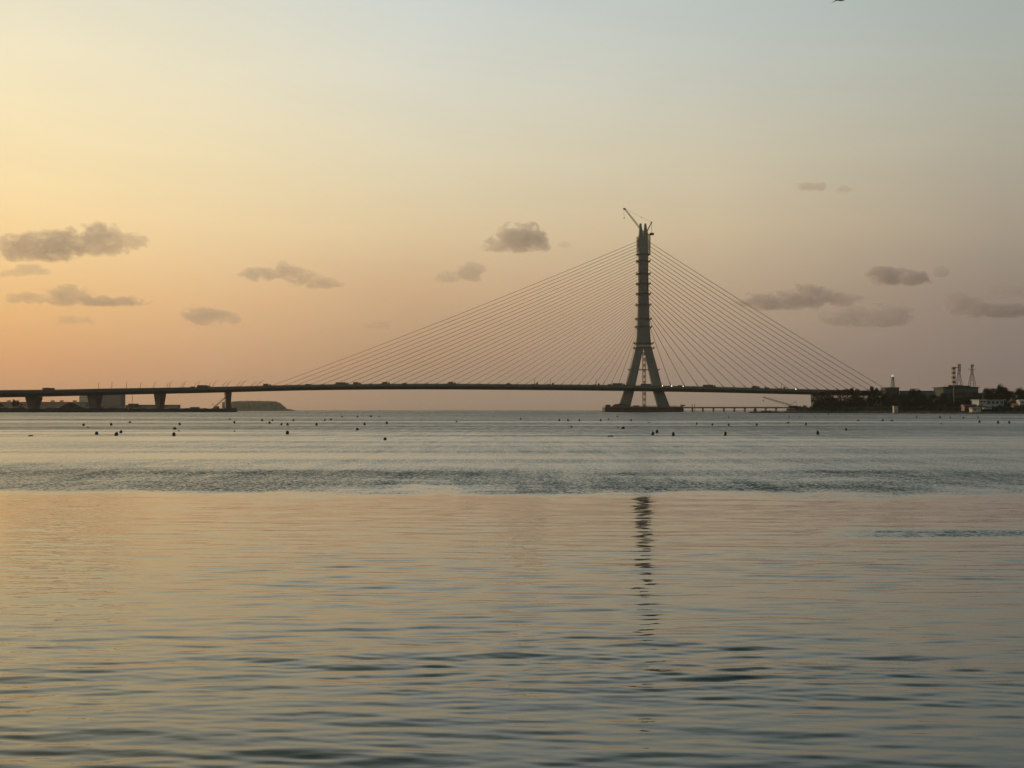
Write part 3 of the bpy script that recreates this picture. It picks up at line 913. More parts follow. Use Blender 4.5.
V = [
    (48.5, 'bus', 'brown bus on the deck just right of the leftmost pier', 'roofbrown'),
    (94, 'car', 'small car above the second pier from the left', None),
    (141.5, 'car', 'dark car beside the fourth lamp post from the left', None),
    (193, 'van', 'dark humped van between the third and fourth piers', None),
    (203.5, 'trailer', 'long low truck following behind the humped van', None),
    (232.5, 'car', 'reddish car just right of the fourth pier', 'carred'),
    (267, 'truck', 'dark truck at the foot of the outermost left cable', None),
    (291, 'car', 'dark car a little right of the leftmost stay cable foot', None),
    (308, 'van', 'small van alone above the left end of the island gap', None),
    (323, 'car', 'car in the loose line at the left third of the span', None),
    (342, 'trailer', 'long articulated truck leading the left line of traffic', None),
    (357, 'truck', 'box truck behind the long articulated truck, left span', None),
    (372, 'car', 'low car between two trucks at the deck crest', None),
    (386, 'truck', 'box truck right on the crest of the deck', None),
    (405, 'van', 'dark van just right of the deck crest', None),
    (428, 'car', 'small car some way left of the doubled dark cable ends', None),
    (452, 'truck', 'truck beneath the middle of the left cable fan', None),
    (481, 'car', 'lone car right of the middle of the left span', None),
    (509, 'van', 'lone van nearing the raised boom trucks', None),
    (534.5, 'boom', 'boom truck with dark raised arm, left of the taller one', None),
    (550.2, 'boom', 'boom truck with tall pale arm standing on the deck', None),
    (579, 'car', 'car between the boom trucks and the pylon', None),
    (596, 'boom', 'boom truck with arm raised nearest to the left pylon leg', None),
    (610, 'van', 'van just left of the pylon behind the trailer', None),
    (618.5, 'trailer', 'long dark trailer truck touching the left pylon leg in view', None),
    (646, 'bus', 'dark bus passing between the two pylon legs', None),
    (660.2, 'car', 'car with bright headlights at the right pylon leg', None),
    (669.6, 'car', 'car with bright headlights following right of the pylon', None),
    (680.2, 'van', 'van with bright headlights, last of three lit vehicles', None),
    (694, 'car', 'dark unlit car right of the three lit vehicles', None),
    (709, 'trailer', 'long dark trailer truck right of the pylon', None),
    (733, 'car', 'dark car between the trailer truck and the high truck', None),
    (755.5, 'truck', 'high dark truck in the middle of the right span', None),
    (767, 'van', 'dark van right of the high dark truck', None),
    (781.5, 'boom', 'boom truck with raised arm on the right span', None),
    (793.8, 'car', 'car with bright headlights on the right span', None),
]
for px, k, lab, m in V:
    vehicle(px, k, lab, light='headlights' in lab, m=m)

# ================================================================== TEMPORARY JETTY
jt = empty('trestle_jetty', at(735, 411, 1188) * 1.0, 'long low brown trestle jetty running from the cofferdam to the right bank', 'jetty')
jt.location.z = 0
def jx(px): return at(px, 400, 1188).x
jz0, jz1 = at(700, 408.3, 1188).z, at(700, 407.1, 1188).z
mb = MB(); a, b = jx(683.8), jx(800)
mb.box(((a + b) / 2, 1188, (jz0 + jz1) / 2), (b - a, 8, jz1 - jz0)); mb.build('deck', 'rust', jt)
mb = MB()
for s in (-1, 1):
    for i in range(56):
        x = a + (b - a) * i / 55
        mb.tube((x, 1188 + s * 3.8, jz1), (x, 1188 + s * 3.8, jz1 + 1.0), .05, n=4)
    mb.tube((a, 1188 + s * 3.8, jz1 + 1), (b, 1188 + s * 3.8, jz1 + 1), .05, n=4)
mb.build('handrail', 'steel', jt)
for px in (692.3, 702.8, 713.4, 723.8, 734.3, 744.8, 755.2, 765.6, 776):
    mb = MB()
    for s in (-1, 1):
        mb.tube((jx(px), 1188 + s * 2.6, -3), (jx(px), 1188 + s * 2.6, jz0 - .2), .42, n=8)
    mb.box((jx(px), 1188, jz0 - .3), (.9, 7.4, .55))
    mb.build('pile_bent', 'rust', jt)
for px in (691.4, 693.9):
    mb = MB(); mb.tube((jx(px), 1183.4, -3), (jx(px), 1183.4, at(px, 404.2, 1188).z), .3, n=8)
    mb.lathe((jx(px), 1183.4, at(px, 404.2, 1188).z), [(.3, 0), (.38, .1), (.2, .35), (.02, .4)], 8)
    tag(mb.build('mooring_pile', 'steel'), 'dark mooring pile rising beside the jetty, %s of the pair' % ('left' if px < 692 else 'right'), 'mooring pile', 'mooring piles beside the jetty')

# ================================================================== RIGHT BANK
# barge
def barge():
    D = 716
    o = empty('work_barge', (at(768, 411, D).x, D, 0), 'flat dark work barge moored below the jetty end', 'barge')
    x0, x1 = at(748, 411, D).x, at(790, 411, D).x
    mb = MB(); rings = []
    for y, e in ((-4, 0), (4, 0)):
        rings.append([(x0 + 2.2, D + y, -.6), (x1 - 2.2, D + y, -.6), (x1, D + y, .5), (x1, D + y, .85), (x0, D + y, .85), (x0, D + y, .5)])
    mb.loft(rings); mb.build('hull', 'steel', o)
    mb = MB()
    for i in range(8):
        x = x0 + 1 + (x1 - x0 - 2) * i / 7
        mb.tube((x, D - 3.8, .85), (x, D - 3.8, 1.25), .1, n=5)
    mb.build('bollard', 'steel', o)
    xc = at(755, 411, D).x
    mb = MB(); mb.box((xc, D, 1.7), (1.7, 2.2, 1.7)); mb.build('wheelhouse', 'slab', o)
    mb = MB(); mb.box((xc, D - .02, 2.05), (1.5, 2.24, .45)); mb.build('window', 'glass', o)
    mb = MB(); mb.tube((xc, D, 2.5), (xc, D, 3.6), .08, n=5); mb.build('mast', 'steel', o)
    mb = MB(); xa = at(766, 411, D).x; mb.box((xa, D, 1.15), (7, 3, .6)); mb.box((xa + 6, D + 1, 1.0), (3.2, 2.2, .35)); mb.build('deck_load', 'plat', o)
barge()
def crawler(name, D, base_px, tip, foot, label, boom_m, base_z, ropes=True):
    bx = at(base_px, 411, D).x
    o = empty(name, (bx, D, base_z), label, 'crane')
    mb = MB()
    for s in (-1, 1):
        mb.box((bx, D + s * 1.7, base_z + .5), (5.4, .9, 1.0))
        for e in (-1, 1): mb.tube((bx + e * 2.7, D + s * 1.7 - .45, base_z + .5), (bx + e * 2.7, D + s * 1.7 + .45, base_z + .5), .5, n=10)
    mb.build('track', 'rubber', o)
    mb = MB(); mb.box((bx + .8, D, base_z + 2.0), (5.0, 3.0, 1.7)); mb.box((bx + 2.9, D, base_z + 1.8), (1.2, 3.2, 1.6)); mb.build('upper_body', 'rust', o)
    sg = 1 if tip[0] < foot[0] else -1
    mb = MB(); mb.box((bx - sg * 1.9, D - 1.1, base_z + 2.1), (1.4, 1.1, 1.6)); mb.build('cab', 'glass', o)
    A, B = at(*foot, D), at(*tip, D)
    mb = MB(); mb.lattice(A, B, 1.1, .7, 16, .06, .1); mb.build('boom', boom_m, o)
    mb = MB(); G = A + Vector((sg * 3.6, 0, 2.6)); mb.tube(A, G, .13, n=5); mb.tube(G, A + Vector((sg * 4.2, 0, -.2)), .1, n=5); mb.build('gantry', 'steel', o)
    mb = MB(); mb.tube(G, B, .04, n=4); mb.tube(B, B - Vector((0, 0, 2.0)), .04, n=4); mb.build('rope', 'rope', o)
    mb = MB(); mb.box(B - Vector((0, 0, 2.3)), (.6, .5, .8)); mb.build('hook_block', 'steel', o)
crawler('crawler_crane', 722, 792, (763.2, 397.2), (790.5, 405.2), 'crawler crane with long low reddish boom over the barge', 'cranered', 2.0)

# trees ------------------------------------------------------------
def tree_mesh(name, h, cw, seed, style, m):
    """returns (trunk mesh, crown mesh), origin at the base"""
    r = random.Random(seed)
    tb = MB()
    th = h * (.45 if style == 'broad' else .6)
    tb.tube((0, 0, -1.0), (r.uniform(-.3, .3), 0, th), .035 * h * .6, .018 * h * .6, 7)
    clumps = []
    nC = 17 if style == 'broad' else (24 if style == 'bushy' else 13)
    for k in range(nC):
        a = r.uniform(0, 6.283); q = r.random() ** .5
        if style == 'broad':
            zz = h * r.uniform(.42, .93); rr = cw / 2 * q * (1.05 - .75 * max(0, (zz / h - .55) / .45))
            cr_ = r.uniform(.12, .2) * cw
        elif style == 'bushy':
            zz = h * r.uniform(.12, .92); rr = cw / 2 * q * (1.05 - .75 * max(0, (zz / h - .55) / .45)); cr_ = r.uniform(.13, .2) * cw
        else:
            zz = h * (.3 + .66 * (k + .5) / nC); rr = cw / 2 * q * (1.0 - .8 * (zz / h)); cr_ = r.uniform(.14, .2) * cw
        c = Vector((math.cos(a) * rr, math.sin(a) * rr, zz))
        clumps.append((c, cr_))
        tb.tube((0, 0, th * r.uniform(.5, .95)), tuple(c), .012 * h * .5, .004 * h, 5)
    cb = MB()
    for c, cr_ in clumps:
        for i in range(150):
            d = Vector((r.gauss(0, 1), r.gauss(0, 1), r.gauss(0, .75)))
            d = d.normalized() * cr_ * (r.random() ** .4) * r.choice((1, 1, 1, 1.25))
            p = c + d
            s = r.uniform(.16, .34) * (h / 10) ** .5
            u = Vector((r.gauss(0, 1), r.gauss(0, 1), r.gauss(0, .6))).normalized(); w = u.orthogonal().normalized()
            w = (w * math.cos(i) + u.cross(w) * math.sin(i))
            cb.add([p - u * s, p + w * s * .55, p + u * s, p - w * s * .55], [(0, 1, 2, 3)])
    def mk(b, nm, mm):
        me = bpy.data.meshes.new(nm); me.from_pydata(b.v, [], b.f); me.materials.append(M[mm]); return me
    return mk(tb, 'trunk', 'bark'), mk(cb, 'crown', m)
TM = [tree_mesh('t', 10, 9, 1, 'broad', 'leaf'), tree_mesh('t', 10, 8, 2, 'broad', 'leafb'), tree_mesh('t', 10, 10.5, 3, 'broad', 'leaf'),
      tree_mesh('t', 10, 5, 4, 'tall', 'leaf'), tree_mesh('t', 10, 8, 5, 'bushy', 'leafb'), tree_mesh('t', 10, 9.5, 6, 'bushy', 'leaf'), tree_mesh('t', 10, 10, 8, 'bushy', 'leaf')]
def tree(px, pytop, D, k, label, group, wide=1.0, zb=2.0, name='broadleaf_tree'):
    z = at(px, pytop, D).z
    h = (z - zb) / 10 / .97
    x = at(px, pytop, D).x
    o = empty(name, (x, D, zb), label, 'tree', group)
    o.scale = (h * wide, h * wide, h); o.rotation_euler = (0, 0, (px * 7.3) % 6.28)
    for me, nm in zip(TM[k], ('trunk', 'crown')):
        c = bpy.data.objects.new(nm, me); COL.objects.link(c); c.parent = o
G1 = 'trees in the dense clump at the right bridge end'
L1 = 'dark leafy tree in the dense clump hiding the right bridge end'
for px, py, D, k, w in ((820, 392.4, 742, 0, 1), (827, 391.2, 760, 1, .9), (834, 390.9, 735, 2, .9), (841, 391.0, 765, 0, 1), (848, 389.9, 740, 4, .9), (856.5, 390.6, 770, 2, .9), (863, 391.2, 735, 0, 1), (880, 390.6, 735, 2, .9), (823, 397, 712, 4, 1.1), (833, 398, 705, 0, 1.1), (845, 398, 695, 2, 1.0), (857, 397, 690, 1, 1.1), (868, 397, 680, 4, 1.1), (879, 398, 672, 0, 1.1), (889, 399, 660, 2, 1.0), (838, 401, 692, 4, 1.1), (850, 402, 682, 1, 1), (862, 402, 674, 0, 1), (874, 402, 665, 4, 1), (884, 402, 655, 1, 1), (828, 402, 698, 2, 1), (817.5, 400, 716, 1, .9)):
    tree(px, py, D, k if py < 390.5 else (4, 5, 6)[k % 3], L1, G1, w)
tree(852.5, 388.6, 750, 3, 'slim tree tip standing proud left in the bridge end clump', G1, .9)
tree(871, 387.4, 745, 3, 'tallest slim tree at the right of the bridge end clump', G1, .9)
tree(876, 389.0, 750, 3, 'slim tree just left of the roof with the beacon tower', G1, .9)
G2 = 'dark trees in front of the long teal building'
L2 = 'low dark tree in the row before the long teal building'
for px, py, D, k, w in ((899, 396, 665, 0, 1.1), (908, 397, 650, 2, 1), (917, 396.4, 655, 1, 1), (927, 398, 640, 4, 1.1), (936, 400, 632, 0, 1.1), (945, 400.5, 622, 2, 1), (902, 402, 628, 4, 1), (913, 402, 622, 1, 1), (923, 403, 616, 0, 1), (934, 402, 610, 4, 1.1), (941, 396.5, 640, 1, 1.1), (947, 398, 640, 0, 1.1), (960, 397.5, 640, 2, 1), (970, 396.5, 640, 0, 1.1), (952, 401.5, 612, 2, 1.1), (931, 395.5, 680, 0, 1.2), (921, 394.5, 690, 2, 1.2), (904, 394, 690, 1, 1.1), (893, 394.5, 690, 0, 1.2), (945, 393.5, 670, 0, 1.1), (953, 395, 672, 2, 1.0), (977, 393, 660, 1, 1.0), (966, 396.5, 662, 2, 1), (905, 404.5, 618, 2, 1), (918, 405, 612, 0, 1), (929, 405, 606, 2, 1)):
    tree(px, py, D, (4, 5, 6)[k % 3], L2, G2, w)
tree(914, 388.6, 720, 0, 'rounded tree crown showing over the long teal building roof', G2, .8)
G3 = 'trees on the right skyline behind the white house'
for px, py, D, k, w, lab in ((985, 390, 640, 1, .9, 'tree rising directly behind the white house mast'), (989, 388.4, 655, 0, .8, 'rounded tree left of the twin crowned skyline tree'),
                             (997, 386.6, 640, 2, .75, 'tall left half of the twin crowned skyline tree'), (1003, 387.2, 645, 0, .75, 'tall right half of the twin crowned skyline tree'),
                             (1009, 391.5, 640, 4, .9, 'lower tree filling the dip on the right skyline'), (1016, 389.6, 635, 2, .85, 'rounded tree near the right edge of the skyline'),
                             (1023, 390.2, 630, 0, .9, 'rightmost tree of the skyline, cut by the frame')):
    tree(px, py, D, k, lab, G3, w)
for px, py, D, k, w in ((980, 396, 622, 4, 1), (992, 394, 630, 1, 1), (1001, 395, 625, 2, 1), (1008, 396, 612, 0, 1), (1015, 397, 600, 1, 1), (1022, 397, 598, 4, 1), (1030, 394, 600, 2, 1), (1009, 403, 572, 4, .9), (975, 399, 612, 0, .9), (966, 399, 618, 2, .9), (957, 401, 612, 4, .9), (950, 404, 600, 1, .9)):
    tree(px, py, D, (4, 5, 6)[k % 3], 'dark lower tree packed behind and beside the pale blue house', G3, w)
for px in (1045, 1060, 1078, 1095):
    tree(px, 391, 600, 4 + int(px) % 3, 'dark lower tree packed behind and beside the pale blue house', G3, 1)
# undergrowth along the bank: a mass of small leaf faces
def scrub():
    r = random.Random(5); mb = MB()
    for i in range(26000):
        px = r.uniform(797, 1075)
        D = interp(px, RB_D) + 7 + 45 * r.random() ** 1.6
        hmax = 2.6 + .9 * n1(px * .35) + .5 * n1(px * 1.3, 2)
        p = at(px, 411, D); p.z = 1.0 + (D - interp(px, RB_D)) * .02 + max(.1, hmax) * r.random() ** .7
        s = r.uniform(.18, .4)
        u = Vector((r.gauss(0, 1), r.gauss(0, 1), r.gauss(0, .7))).normalized(); w = u.orthogonal().normalized()
        mb.add([p - u * s, p + w * s * .6, p + u * s, p - w * s * .6], [(0, 1, 2, 3)])
    me = bpy.data.meshes.new('undergrowth'); me.from_pydata(mb.v, [], mb.f); me.materials.append(M['leafb'])
    o = bpy.data.objects.new('undergrowth', me); COL.objects.link(o)
    tag(o, 'dark scrub along the right bank', 'undergrowth', kind='stuff')
scrub()
# bank stones
def stones():
    r = random.Random(9); mb = MB()
    for i in range(700):
        px = r.uniform(776, 1075)
        D = interp(px, RB_D) - 5 * n1(px * .13) + r.uniform(-1.2, 3.0)
        p = at(px, 411, D); p.z = r.uniform(-.1, .55)
        s = r.uniform(.35, .9)
        vs = [p + Vector((a * s * r.uniform(.7, 1.2), b * s * r.uniform(.7, 1.2), c * s * .7 * r.uniform(.7, 1.2))) for a, b, c in ((1, 0, 0), (0, 1, 0), (-1, 0, 0), (0, -1, 0), (0, 0, 1), (0, 0, -1))]
        mb.add(vs, [(0, 1, 4), (1, 2, 4), (2, 3, 4), (3, 0, 4), (1, 0, 5), (2, 1, 5), (3, 2, 5), (0, 3, 5)])
    o = mb.build('riprap', 'rock'); tag(o, 'dark riprap stones along the right waterline', 'riprap', kind='stuff')
stones()

# buildings --------------------------------------------------------
def building(name, px0, px1, pyt, D, depth, zb, wall, label, cat, floors=3, cols=8, roof='slab', glaz='glass', win=(.6, .5), over=.4, parapet=None):
    x0, x1 = at(px0, 400, D).x, at(px1, 400, D).x
    zt = at(px0, pyt, D).z
    o = empty(name, ((x0 + x1) / 2, D + depth / 2, zb), label, cat)
    mb = MB(); mb.box(((x0 + x1) / 2, D + depth / 2, (zb - 1 + zt) / 2), (x1 - x0, depth, zt - zb + 1)); mb.build('wall', wall, o)
    mb = MB(); mb.box(((x0 + x1) / 2, D + depth / 2, zt + .16), (x1 - x0 + 2 * over, depth + 2 * over, .32)); mb.build('roof', roof, o)
    fh = (zt - zb) / floors; cw = (x1 - x0) / cols
    for f in range(floors):
        for c in range(cols):
            wc = x0 + cw * (c + .5); zc = zb + fh * (f + .52)
            mb = MB(); mb.box((wc, D - .02, zc), (cw * win[0], .1, fh * win[1])); w = mb.build('window', glaz, o)
            mb = MB(); mb.box((wc, D - .08, zc - fh * win[1] / 2 - .07), (cw * win[0] + .16, .2, .12)); mb.build('sill', wall, w)
    return o
b1 = building('beacon_building', 886.3, 899.2, 387.8, 735, 10, 2.5, 'slab', 'small grey flat roofed block carrying the beacon tower', 'building', 3, 4, over=.5)
b2 = building('teal_building', 899.8, 945, 391.2, 760, 14, 2.5, 'slab', 'long low building with teal glazing behind the trees', 'building', 3, 14, glaz='tealglass', win=(.86, .62))
b3 = building('mast_building', 943.5, 978.5, 387.4, 690, 16, 2.5, 'slab', 'broad grey flat roofed building below the lattice masts', 'building', 3, 9, glaz='tealglass', win=(.8, .55), over=.9)
x0, x1 = at(944.5, 400, 690).x, at(979, 400, 690).x
mb = MB(); mb.box(((x0 + x1) / 2 + 1.5, 689.2, at(944, 391.6, 690).z), (x1 - x0 - 6, .9, 1.1)); mb.build('balcony', 'pier', b3)
mb = MB(); mb.box((x0 + 7, 694, at(944, 386.6, 690).z + .5), (9, 8, 1.0)); mb.box((x1 - 8, 694, at(944, 386.6, 690).z + .25), (6, 6, .8)); mb.build('roof_plant', 'steel', b3)
# beacon tower on roof
bt = empty('beacon_tower', at(892.6, 387.2, 738), 'slender pale tower with a white lamp on the small grey block', 'beacon tower')
mb = MB(); a = at(892.6, 387.4, 738); b = at(892.6, 377.2, 738); mb.lattice(a, b, 2.2, 1.1, 8, .12, .22); mb.build('lattice_frame', 'pale', bt)
mb = MB(); mb.box(b, (1.8, 1.8, .3)); mb.box(b - Vector((0, 0, 1.0)), (1.3, 1.3, 1.7)); mb.build('gallery', 'steel', bt)
mb = MB(); mb.lathe(b + Vector((0, 0, .15)), [(.65, 0), (.8, .5), (.75, 1.0), (.3, 1.5), (.02, 1.6)], 10); mb.build('lamp_housing', 'beacon', bt)
mb = MB(); mb.tube(b + Vector((0, 0, 1.7)), b + Vector((0, 0, 3.6)), .05, n=4); mb.build('rod', 'pale', bt)
# masts
def mast_striped():
    D = 640
    o = empty('banded_mast', (at(953.8, 400, D).x, D, at(953, 402, D).z - 2), 'red and white banded lattice mast, leftmost of the three', 'mast', 'masts above the broad grey building')
    x = at(953.8, 400, D).x
    zt, zm, zb = at(953, 367.2, D).z, at(953, 385.5, D).z, at(953, 404, D).z
    mb = MB(); mb.tube((x, D, 2), (x, D, zm), .3, .26, 8); mb.build('pole', 'scaffold', o)
    n = 8
    for k in range(n):
        a, b = zm + (zt - zm) * k / n, zm + (zt - zm) * (k + 1) / n
        mb = MB(); mb.lattice((x, D, a), (x, D, b), 1.5, 1.5, 2, .09 if k % 2 else .06, .16 if k % 2 else .12)
        if k % 2: mb.box((x, D, (a + b) / 2), (1.2, 1.2, (b - a) * .55))
        mb.build('mast_section', 'cranered' if k % 2 else 'pale', o)
    mb = MB(); mb.box((x + .9, D, zt - .2), (2.6, .8, .35)); mb.tube((x + 1.4, D, zt), (x + 1.4, D, zt + 2.4), .06, n=4); mb.build('top_arm', 'steel', o)
mast_striped()
def mast_lattice(px, ptop, pbase, D, wb, label, cross, drum):
    o = empty('lattice_mast', at(px, pbase, D), label, 'mast', 'masts above the broad grey building')
    a, b = at(px, pbase, D), at(px, ptop, D)
    mid = a.lerp(b, .58)
    mb = MB(); mb.lattice(a, mid, wb, 1.2, 4, .045, .15); mb.lattice(mid, b, 1.2, .9, 5, .05, .13); mb.build('lattice_frame', 'plat', o)
    if cross:
        mb = MB(); c = at(px, cross, D); mb.tube(c - Vector((2.2, 0, 0)), c + Vector((2.2, 0, 0)), .1, n=5); mb.tube(c - Vector((2.2, 0, 0)), c - Vector((2.2, 0, -1)), .08, n=4); mb.tube(c + Vector((2.2, 0, 0)), c + Vector((2.2, 0, 1)), .08, n=4); mb.build('crossarm', 'plat', o)
    for k in range(drum):
        mb = MB(); c = a.lerp(b, .97 - .12 * k)
        for e in (-1, 1):
            mb.box(c + Vector((e * .75, -.4, 0)), (.3, .3, 1.5))
        mb.box(c, (1.3, 1.0, .15)); mb.build('antenna_panel', 'steel', o)
    mb = MB(); mb.tube(b, b + Vector((0, 0, 1.2)), .05, n=4); mb.build('rod', 'steel', o)
mast_lattice(959.0, 364.3, 386.5, 700, 3.2, 'dark lattice mast with antenna panels, middle of the three', None, 3)
mast_lattice(972.0, 364.8, 386.4, 700, 3.6, 'dark lattice mast with one crossarm, rightmost of the three', 369.6, 1)
# white and blue house by the shore
D = 580
hs = building('waterfront_house', 978.2, 1003.8, 400.2, D, 8, 4.6, 'bluepaint', 'pale blue and white two tone waterfront house with dark windows', 'house', 1, 6, roof='white', win=(.62, .55), over=.5)
mb = MB(); xx0, xx1 = at(977.8, 400, D).x, at(985.5, 400, D).x
mb.box(((xx0 + xx1) / 2, D - .65, 6.1), (xx1 - xx0, 1.1, 2.9)); an = mb.build('annex', 'white', hs)
for k in range(2):
    mb = MB(); mb.box((xx0 + 1.2 + 1.7 * k, D - 1.22, 6.3), (.8, .1, .9)); mb.build('window', 'glass', an)
mb = MB(); mb.tube((at(984.5, 400, D).x, D + 2, 7.2), (at(984.5, 400, D).x, D + 2, at(984, 395.4, D).z), .06, n=4); mb.build('antenna', 'pale', hs)
def shed(px0, px1, pyt, pyb, D, m, roofm, label, cat='shed', name='shed'):
    x0, x1 = at(px0, 400, D).x, at(px1, 400, D).x; zt, zb = at(px0, pyt, D).z, at(px0, pyb, D).z
    o = empty(name, ((x0 + x1) / 2, D, zb), label, cat)
    h = zt - zb
    mb = MB(); mb.box(((x0 + x1) / 2, D + 2, zb + h * .3 - .6), (x1 - x0, 4, h * .6 + 1.2)); mb.build('wall', m, o)
    mb = MB(); pr = [(-2.6, .58), (2.6, .58), (0, 1.0)]
    mb.loft([[(x, D + 2 + a, zb + h * b) for a, b in pr] for x in (x0 - .4, x1 + .4)]); mb.build('roof', roofm, o)
    for k in range(max(1, int((x1 - x0) / 2.5))):
        mb = MB(); mb.box((x0 + 1.2 + 2.4 * k, D - .03, zb + h * .3), (1.1, .1, h * .3)); mb.build('door', 'steel', o)
shed(964.5, 976.5, 404.2, 408.5, 572, 'redroof', 'redroof', 'red roofed shed left of the pale blue house')
shed(972.3, 981.0, 406.9, 410.6, 562, 'pale', 'greywall', 'pale low shed in front of the red roofed one')
shed(1014.6, 1018.4, 403.2, 408, 566, 'cream', 'orange', 'small warm cream hut near the right edge', 'hut', 'hut')
shed(1020.0, 1030, 399.4, 404, 580, 'pale', 'pale', 'pale roofed shed cut by the right edge of the picture')
# boat with awning pulled up below the house
o = empty('covered_boat', at(987, 408.5, 558), 'white covered boat drawn up below the pale blue house', 'boat')
x0, x1 = at(982.8, 400, 558).x, at(991.5, 400, 558).x; zb = at(987, 409.5, 558).z
mb = MB(); rings = []
for t in (0, .15, .5, .8, .95, 1):
    x = x0 + (x1 - x0) * t; w = (.7, 1.1, 1.2, .9, .4, .05)[int(t * 5.3)] if t < 1 else .05
    rings.append([(x, 558 - w, zb + 1.0), (x, 558 - w * .6, zb + .1), (x, 558 + w * .6, zb + .1), (x, 558 + w, zb + 1.0)])
mb.loft(rings); mb.build('hull', 'pale', o)
mb = MB(); mb.loft([[(x, 558 + a, zb + b) for a, b in ((-1.3, 1.7), (0, 2.4), (1.3, 1.7), (0, 2.3))] for x in (x0 - .2, x1 - .8)])
for x in (x0 + .4, x1 - 1.3):
    for s in (-1, 1): mb.tube((x, 558 + s * 1.0, zb + .9), (x, 558 + s * 1.0, zb + 1.8), .05, n=4)
mb.build('awning', 'white', o)
# pale hut at the waterline
D = 603
o = empty('gauge_hut', (at(895.3, 400, D).x, D, 0), 'upright pale grey hut standing alone at the waterline', 'hut')
x = at(895.3, 400, D).x
mb = MB(); mb.box((x, D, 2.2), (2.3, 2.0, 3.9)); mb.build('wall', 'white', o)
mb = MB(); mb.box((x, D, 4.27), (2.7, 2.4, .22)); mb.build('roof', 'slab', o)
mb = MB(); mb.box((x - .2, D - 1.03, 1.5), (.8, .08, 1.9)); mb.build('door', 'greywall', o)
mb = MB(); mb.box((x, D, 0), (3, 2.8, .8)); mb.build('plinth', 'slab', o)
# fence along bank top
def fence(px0, px1, dz, label):
    pts = [px0 + (px1 - px0) * i / 40 for i in range(41)]
    q = []
    for p in pts:
        D = interp(p, RB_D) + 9
        v = at(p, 411, D); v.z = dz; q.append(v)
    o = empty('fence', q[0], label, 'fence')
    mb = MB()
    for v in q: mb.tube(v - Vector((0, 0, .8)), v + Vector((0, 0, 1.1)), .06, n=4)
    mb.build('post', 'pier', o)['kind'] = 'stuff'
    mb = MB()
    for zz in (.5, 1.0): mb.path([v + Vector((0, 0, zz)) for v in q], .05, 4)
    mb.build('rail', 'pier', o)
fence(842, 884, 2.6, 'thin post and rail fence along the bank left of the pale hut')
fence(992, 1012, 2.6, 'thin post and rail fence along the bank below the pale blue house')

# ================================================================== LEFT SPIT THINGS
o = building('warehouse', -60, 86, 402.2, 1330, 24, 3.5, 'greywall', 'long low grey warehouse with brown roof edge behind the left piers', 'warehouse', 1, 26, roof='roofbrown', glaz='duskglass', win=(.3, .3), over=.8)
mb = MB()
for px in (6, 14, 50, 59, 72): mb.box((at(px, 400, 1330).x, 1338, at(px, 401.0, 1330).z), (3.4, 3.4, 1.7))
mb.build('roof_vent', 'roofbrown', o)
building('pale_block', 79.2, 90.5, 393.8, 1420, 14, 3, 'cream', 'pale cream tower block half hidden by the second pier', 'building', 6, 4, glaz='duskglass', win=(.4, .4))
building('grey_block', 99.5, 121, 393.4, 1400, 16, 3, 'greywall', 'broad grey block standing right of the second pier', 'building', 5, 9, glaz='duskglass', win=(.35, .35))
building('low_block', 128.3, 178, 405.0, 1330, 10, 3, 'greywall', 'long low pale block between the second and third piers', 'building', 1, 14, glaz='duskglass', win=(.4, .4))
building('pump_house', 128.3, 136.2, 403.9, 1318, 8, 3, 'slab', 'small taller block at the left end of the long low one', 'building', 1, 3, win=(.4, .4))
o = empty('radio_mast', at(132.3, 404, 1322), 'hair thin radio mast above the small block by the second pier', 'mast')
mb = MB(); mb.lattice(at(132.3, 404.2, 1322), at(132.3, 394.6, 1322), .5, .3, 12, .03, .06); mb.build('lattice_frame', 'scaffold', o)
mb = MB(); mb.tube(at(132.3, 394.6, 1322), at(132.3, 393.2, 1322), .05, n=4); mb.build('rod', 'scaffold', o)
# spoil heap
mb = MB(); vs = []; fs = []
na, nb_ = 40, 14
c = at(70.5, 411, 1060)
for i in range(na):
    for j in range(nb_ + 1):
        a = 2 * math.pi * i / na; t = j / nb_
        rr = (1 - t)
        px_ = math.cos(a) * rr; py_ = math.sin(a) * rr
        hh = 8.1 * (1 - rr ** 1.25) + .35 * n1(a * 4, t * 6) * (t > 0) * rr
        vs.append((c.x + px_ * (15 + 2 * n1(a)), c.y + py_ * 12, 1.5 + max(0, hh)))
for i in range(na):
    for j in range(nb_):
        k = i * (nb_ + 1) + j; k2 = ((i + 1) % na) * (nb_ + 1) + j
        fs.append((k, k2, k2 + 1, k + 1))
mb.add(vs, fs)
tag(mb.build('spoil_heap', 'earth', smooth=True), 'dark conical spoil heap between the first and second piers', 'spoil heap')
tree(13.5, 399.8, 1040, 3, 'dark bushy tree below the deck near the left edge, left of two', 'trees by the leftmost pier', 1.1, 3.0)
tree(17.2, 401.4, 1044, 0, 'dark round tree touching the taller one near the left edge', 'trees by the leftmost pier', .8, 3.0)
tree(1.5, 404.0, 1036, 2, 'low dark bush at the very left edge below the deck', 'trees by the leftmost pier', 1.0, 3.0)
tree(21, 404.4, 1040, 4, 'low dark bush right of the two trees, beside leftmost pier', 'trees by the leftmost pier', 1.0, 3.0)
crawler('derrick_crane', 1140, 215.5, (226.8, 396.2), (215.6, 406.0), 'small dark crane with short slanting boom left of the fourth pier', 'plat', 3.2)
